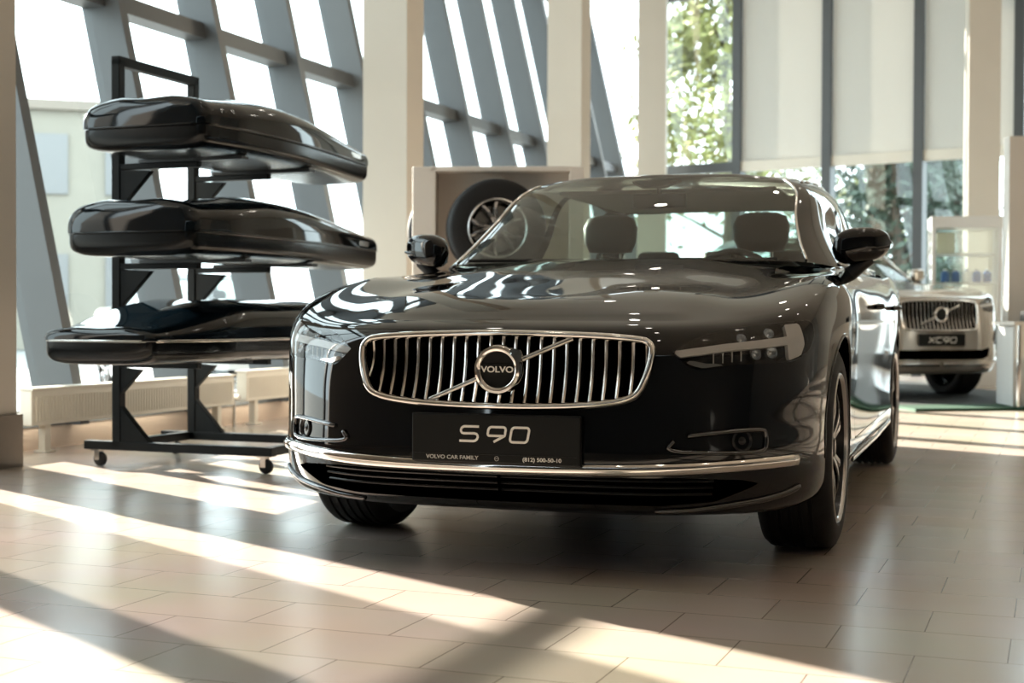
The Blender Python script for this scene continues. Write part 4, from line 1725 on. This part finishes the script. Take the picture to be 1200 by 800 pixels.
# ------------------------------------------------------------------ wheel display behind the sedan
WD = empty('display_stand', (-.17, 10.0, 0), math.radians(-3))
for x, w in ((-.45, .165), (.62, .10)):
    q = M()
    q.box((x, .18, .915), (w, .40, 1.83))
    q.build('side_panel', 'display_white', WD, bevel=.006)
q = M()
q.box((.085, .18, 1.815), (.98, .40, .035))
q.build('top_panel', 'display_white', WD, bevel=.004)
q = M()
q.box((.085, .18, .05), (.98, .40, .10))
q.build('base_panel', 'display_white', WD, bevel=.004)
q = M()
q.box((.085, .17, .93), (.96, .04, 1.75))
q.build('back_panel', 'display_white', WD)
q = M()
q.box((.04, .135, 1.55), (.13, .05, .44))
q.build('wheel_bracket', 'display_white', WD, bevel=.004)
tag(WD, 'cream display stand with a tire hung in its recess, behind the black sedan', 'display stand')


def loose_wheel(loc, rz, label):
    r = empty('wheel', loc, rz)
    t = make_wheel(r, 0, 1, .345, .225, y_out=.0, ratio=.60)
    for ch in [c for c in bpy.data.objects if c.parent == r]:
        ch.location.z -= .345
    tag(r, label, 'wheel')
    return r


loose_wheel((-.10, 9.86, 1.395), math.radians(180 + 8), 'wheel with thick black tire hung on the front of the cream display stand')
loose_wheel((-.42, 10.66, 1.40), math.radians(-3), 'wheel hung on the back of the cream display stand, its black edge showing')

# ------------------------------------------------------------------ pale sport utility car further back
SUV_Z = ([0, .18, .34, .50, .75, .95, 1.05, 1.40, 1.60], [0, .25, .43, .66, 1.02, 1.18, 1.27, 1.70, 1.90])


def zq(z):
    return float(np.interp(z, *SUV_Z))


mat('silver_paint', (0.46, 0.42, 0.37), 0.16, 0.55, 0.5, 0.8)
G2 = [(0, 1.005), (.15, 1.003), (.31, .998), (.41, .988), (.445, .970), (.452, .93), (.447, .83), (.435, .745), (.405, .705), (.33, .692), (.2, .687), (0, .685)]
H2 = [(.50, .955), (.60, .99), (.72, 1.02), (.90, 1.045), (1.02, 1.05), (1.04, 1.0), (.98, .93), (.88, .885), (.70, .88), (.58, .89)]
SUV = dict(paint='silver_paint', zmap=SUV_Z, fine=.6, wheel_r=.375, wheel_w=.275, arch=.43, base=-2.984, grille=G2, slats=20, slat_half=.42,
           emblem_k=1.15, emblem_z=.85, lamp=H2, mirror='silver_paint', arch_mat='silver_paint', dz=.95,
           intake=[(-.1, .505), (.50, .505), (.66, .53), (.62, .44), (.52, .41), (-.1, .41)],
           lamp_bits=[('light_bar', [(.51, .955), (1.02, .985), (1.02, .955), (.52, .93)], -.005, -.02, 'drl_grey')],
           plate=(.545, .662, .265, 'XC90', None, .05))
suv, v_surf = make_car('suv', (3.72, 14.05, 0), math.atan2(-.945, .327), SUV)
suv.scale = (.95, .95, .95)
tag(suv, 'pale silver sport utility car parked behind the black sedan, near the showcase', 'car')
for sd in (1, -1):
    P, N = surf_strip(v_surf, [(.02, .365), (.3, .365), (.6, .37), (.85, .385), (.93, .405)], 4)
    P, N = (P, N) if sd > 0 else mirror_path(P, N)
    q = M()
    q.tube([p + n * .006 for p, n in zip(P, N)], .02, 8, flat=(.022, .012), up=N)
    q.build('skid_strip', 'satin_chrome', suv, smooth=True)
    P, N = surf_strip(v_surf, [(.80, .60), (.86, .66), (.96, .70), (.94, .60), (.86, .57)], 3)
    P, N = (P, N) if sd > 0 else mirror_path(P, N)
    q = M()
    q.tube([p + n * .004 for p, n in zip(P, N)], .014, 8)
    q.build('fog_lamp_trim', 'satin_black', suv, smooth=True)

MT = empty('floor_mat', (4.02, 14.2, 0), math.atan2(.98, -.19) - PI / 2)
q = M()
q.box((0, 1.1, .011), (2.3, 5.6, .022))
q.build('carpet', 'mat_charcoal', MT)
q = M()
q.box((-.32, -1.95, .012), (1.55, .50, .024))
q.build('green_border', 'mat_green', MT)
tag(MT, 'dark mat with a green front edge under the silver car', 'mat')

# ------------------------------------------------------------------ showcase, partition and desk at the right
CB = empty('showcase', (5.18, 16.3, 0), math.radians(-12))
for x, y in ((-.36, -.22), (.36, -.22), (-.36, .22), (.36, .22)):
    q = M()
    q.box((x, y, .95), (.045, .045, 1.90))
    q.build('post', 'cabinet_white', CB)
q = M()
q.box((0, 0, 1.86), (.78, .50, .13))
q.build('top', 'cabinet_white', CB, bevel=.004)
q = M()
q.box((0, 0, .20), (.76, .48, .40))
q.build('plinth', 'cabinet_white', CB, bevel=.004)
for z in (.75, 1.17, 1.50):
    q = M()
    q.box((0, 0, z), (.68, .42, .022))
    q.build('shelf', 'cabinet_white', CB)
for a, c in (((-.34, -.235), (.34, -.235)), ((-.375, -.2), (-.375, .2)), ((.375, -.2), (.375, .2)), ((-.34, .235), (.34, .235))):
    q = M()
    q.add([(a[0], a[1], .40), (c[0], c[1], .40), (c[0], c[1], 1.8), (a[0], a[1], 1.8)], [(0, 1, 2, 3)])
    q.build('glass_panel', 'shelf_glass', CB)
tag(CB, 'white framed glass showcase with shelves beside the silver car', 'showcase')
mat('tin_blue', (0.03, 0.09, 0.26), 0.35)
mat('tin_white', (0.75, 0.75, 0.73), 0.4)
mat('tin_red', (0.45, 0.03, 0.03), 0.35)
mat('tan_card', (0.55, 0.50, 0.38), 0.7)
Rz = Matrix.Translation(CB.location) @ Matrix.Rotation(math.radians(-12), 4, 'Z')


def tin(x, y, z, r, h, m, name, label, cat, grp):
    e = empty(name, Rz @ Vector((x, y, z)))
    q = M()
    q.lathe([(.001, 0), (r * .95, 0), (r, .006), (r, h * .72), (r * .8, h * .80), (r * .42, h * .86), (r * .42, h)], 20)
    q.build('body', m, e, smooth=True, angle=35)
    q = M()
    q.lathe([(r * .46, h * .9), (r * .46, h * 1.02), (.001, h * 1.02)], 16)
    q.build('cap', 'tin_white' if m != 'tin_white' else 'tin_blue', e, smooth=True, angle=35)
    tag(e, label, cat, grp)


for i, m in enumerate(('tin_blue', 'tin_blue', 'tin_white', 'tin_blue', 'tin_blue')):
    tin(-.22 + .115 * i, -.08, 1.181, .047, .15, m, 'care_bottle', ('white bottle among the blue ones on the upper showcase shelf' if m == 'tin_white' else
        'small blue bottle on the upper shelf of the glass showcase'), 'bottle', 'bottles in the showcase')
tin(.22, -.05, .761, .06, .24, 'tin_red', 'care_bottle', 'red bottle on the lowest shelf of the glass showcase', 'bottle', 'bottles in the showcase')
tin(.06, -.05, .761, .05, .20, 'tin_white', 'care_bottle', 'white bottle beside the red one on the lowest showcase shelf', 'bottle', 'bottles in the showcase')
q = M()
q.box((0, 0, .16), (.20, .012, .31), R=Matrix.Rotation(math.radians(-8), 3, 'X'))
o = q.build('brochure_card', 'tan_card')
o.matrix_world = Rz @ Matrix.Translation((-.20, .10, 1.511))
o.scale = (1, 1, .8)
tag(o, 'tan card standing on the top shelf inside the showcase', 'card')

q = M()
q.box((5.64, 13.25, 1.23), (2.1, .16, 2.46))
tag(q.build('partition_panel', 'partition_cream', bevel=.004), 'tall cream partition standing behind the desk', 'partition')
DK = empty('desk', (5.05, 12.35, 0), math.radians(-4))
q = M()
q.box((0, 0, .735), (1.55, .70, .03))
q.build('desk_top', 'partition_cream', DK, bevel=.004)
q = M()
q.box((0, -.31, .58), (1.5, .02, .28))
q.build('front_panel', 'partition_cream', DK)
q = M()
q.box((-.66, .05, .36), (.16, .52, .70))
q.build('pedestal', 'cabinet_white', DK, bevel=.004)
for x in (-.72, .72):
    q = M()
    q.tube([(x, -.31, 0), (x, -.31, .72)], .018, 10)
    q.tube([(x, .31, 0), (x, .31, .72)], .018, 10)
    q.build('leg', 'chrome', DK, smooth=True)
tag(DK, 'cream desk in front of the tall partition', 'desk')
TY = empty('document_tray', (4.62, 12.35, .751), math.radians(-4))
q = M()
q.box((0, 0, .012), (.34, .26, .022))
q.box((-.165, 0, .045), (.01, .26, .05))
q.box((.165, 0, .045), (.01, .26, .05))
q.box((0, .125, .045), (.34, .01, .05))
q.build('tray', 'satin_black', TY, bevel=.003)
q = M()
q.box((0, 0, .082), (.34, .26, .012))
q.build('upper_tray', 'satin_black', TY, bevel=.003)
tag(TY, 'black document tray on the cream desk', 'tray')
CH = empty('office_chair', (4.85, 12.70, 0), math.radians(170))
q = M()
q.box((0, 0, .46), (.46, .44, .06))
q.build('seat', 'satin_black', CH, smooth=True, bevel=.02)
q = M()
q.box((0, -.20, .62), (.44, .04, .20))
q.build('backrest', 'satin_black', CH, smooth=True, bevel=.015)
for x, y in ((-.2, -.19), (.2, -.19), (-.2, .19), (.2, .19)):
    q = M()
    q.tube([(x * 1.1, y * 1.1, 0), (x, y, .44)], .012, 8)
    q.build('leg', 'chrome', CH, smooth=True)
tag(CH, 'black chair with chrome legs tucked under the cream desk', 'chair')

# ------------------------------------------------------------------ trees and a parked car outside
noisy(mat('leaf_green', (0.10, 0.15, 0.035), 0.6), 3, 0.3)
noisy(mat('leaf_olive', (0.20, 0.21, 0.06), 0.6), 3, 0.3)
noisy(mat('leaf_dark', (0.030, 0.055, 0.035), 0.6), 3, 0.3)
noisy(mat('bark', (0.10, 0.08, 0.06), 0.9), 9, 0.3)


def tree(loc, h, w, m, label, seed, n=5200, leaf=.11, low=.12):
    rnd = random.Random(seed)
    r = empty('tree', loc)
    q = M()
    q.tube([(0, 0, 0), (.05, .02, h * .35), (-.04, .05, h * .7), (0, 0, h * .96)], [.16 + h * .008, .12, .07, .015], 8)
    for k in range(9):
        z = h * (.22 + .07 * k)
        a = k * 2.4
        L = w * .42 * (1.1 - k * .08)
        q.tube([(0, 0, z), (math.cos(a) * L * .5, math.sin(a) * L * .5, z + L * .25), (math.cos(a) * L, math.sin(a) * L, z + L * .45)], [.05, .03, .01], 6)
    q.build('trunk', 'bark', r, smooth=True)
    f = M()
    cl = []
    for k in range(46):
        t = rnd.random() ** .8
        z = h * (low + (1 - low) * t)
        rad = w / 2 * (1 - t ** 1.6) ** .7 * math.sqrt(rnd.random())
        a = rnd.random() * 2 * PI
        cl.append((rad * math.cos(a), rad * math.sin(a), z, w * .15 * (1.25 - .6 * t)))
    for i in range(n):
        c = cl[rnd.randrange(len(cl))]
        p = Vector((c[0] + rnd.gauss(0, c[3] * .6), c[1] + rnd.gauss(0, c[3] * .6), min(h * 1.04, c[2] + rnd.gauss(0, c[3] * .7))))
        u = Vector((rnd.gauss(0, 1), rnd.gauss(0, 1), rnd.gauss(0, 1))).normalized()
        v = u.orthogonal().normalized()
        s = leaf * (.6 + .8 * rnd.random())
        o = len(f.v)
        f.v += [tuple(p - u * s), tuple(p + v * s * .5), tuple(p + u * s), tuple(p - v * s * .5)]
        f.f.append((o, o + 1, o + 2, o + 3))
        f.mi.append(0)
    f.build('foliage', m, r)
    tag(r, label, 'tree', 'trees outside the far windows')


tree((4.6, 30.5, -.3), 9.4, 4.2, 'leaf_olive', 'tall yellowish green tree behind the bare pane beside the blinds', 1, 7500, .11, .32)
tree((8.9, 35.0, -.3), 8.4, 4.8, 'leaf_dark', 'dark tree under the left end of the roller blinds', 3, 6000)
tree((7.3, 27.0, -.3), 5.2, 3.4, 'leaf_dark', 'dark round tree under the middle roller blind', 4, 5200)
tree((11.2, 40.0, -.3), 8.4, 4.4, 'leaf_green', 'green tree rising behind the dark round one outside', 5, 5200)
tree((9.05, 29.0, -.3), 6.0, 1.8, 'leaf_dark', 'narrow dark conifer beside the cream pillar, outside', 6, 3800, .09)

mat('white_paint', (0.72, 0.73, 0.74), 0.12, 0, 0.5, 0.6)
pc = copy_tree(suv)
pc.name = 'parked_car'
pc.location = (-3.3, 17.0, -.32)
pc.rotation_euler = (0, 0, math.radians(-60))
for ch in bpy.data.objects:
    p = ch
    while p.parent:
        p = p.parent
    if p == pc and ch.type == 'MESH' and ch.data.materials and ch.data.materials[0].name == 'silver_paint':
        ch.material_slots[0].link = 'OBJECT'
        ch.material_slots[0].material = MATS['white_paint']
for ch in [c for c in bpy.data.objects if c.parent == pc and c.name.startswith('number_plate')]:
    for g in [c for c in bpy.data.objects if c.parent == ch]:
        bpy.data.objects.remove(g, do_unlink=True)
    bpy.data.objects.remove(ch, do_unlink=True)
tag(pc, 'white car parked outside the leaning glass wall', 'car')
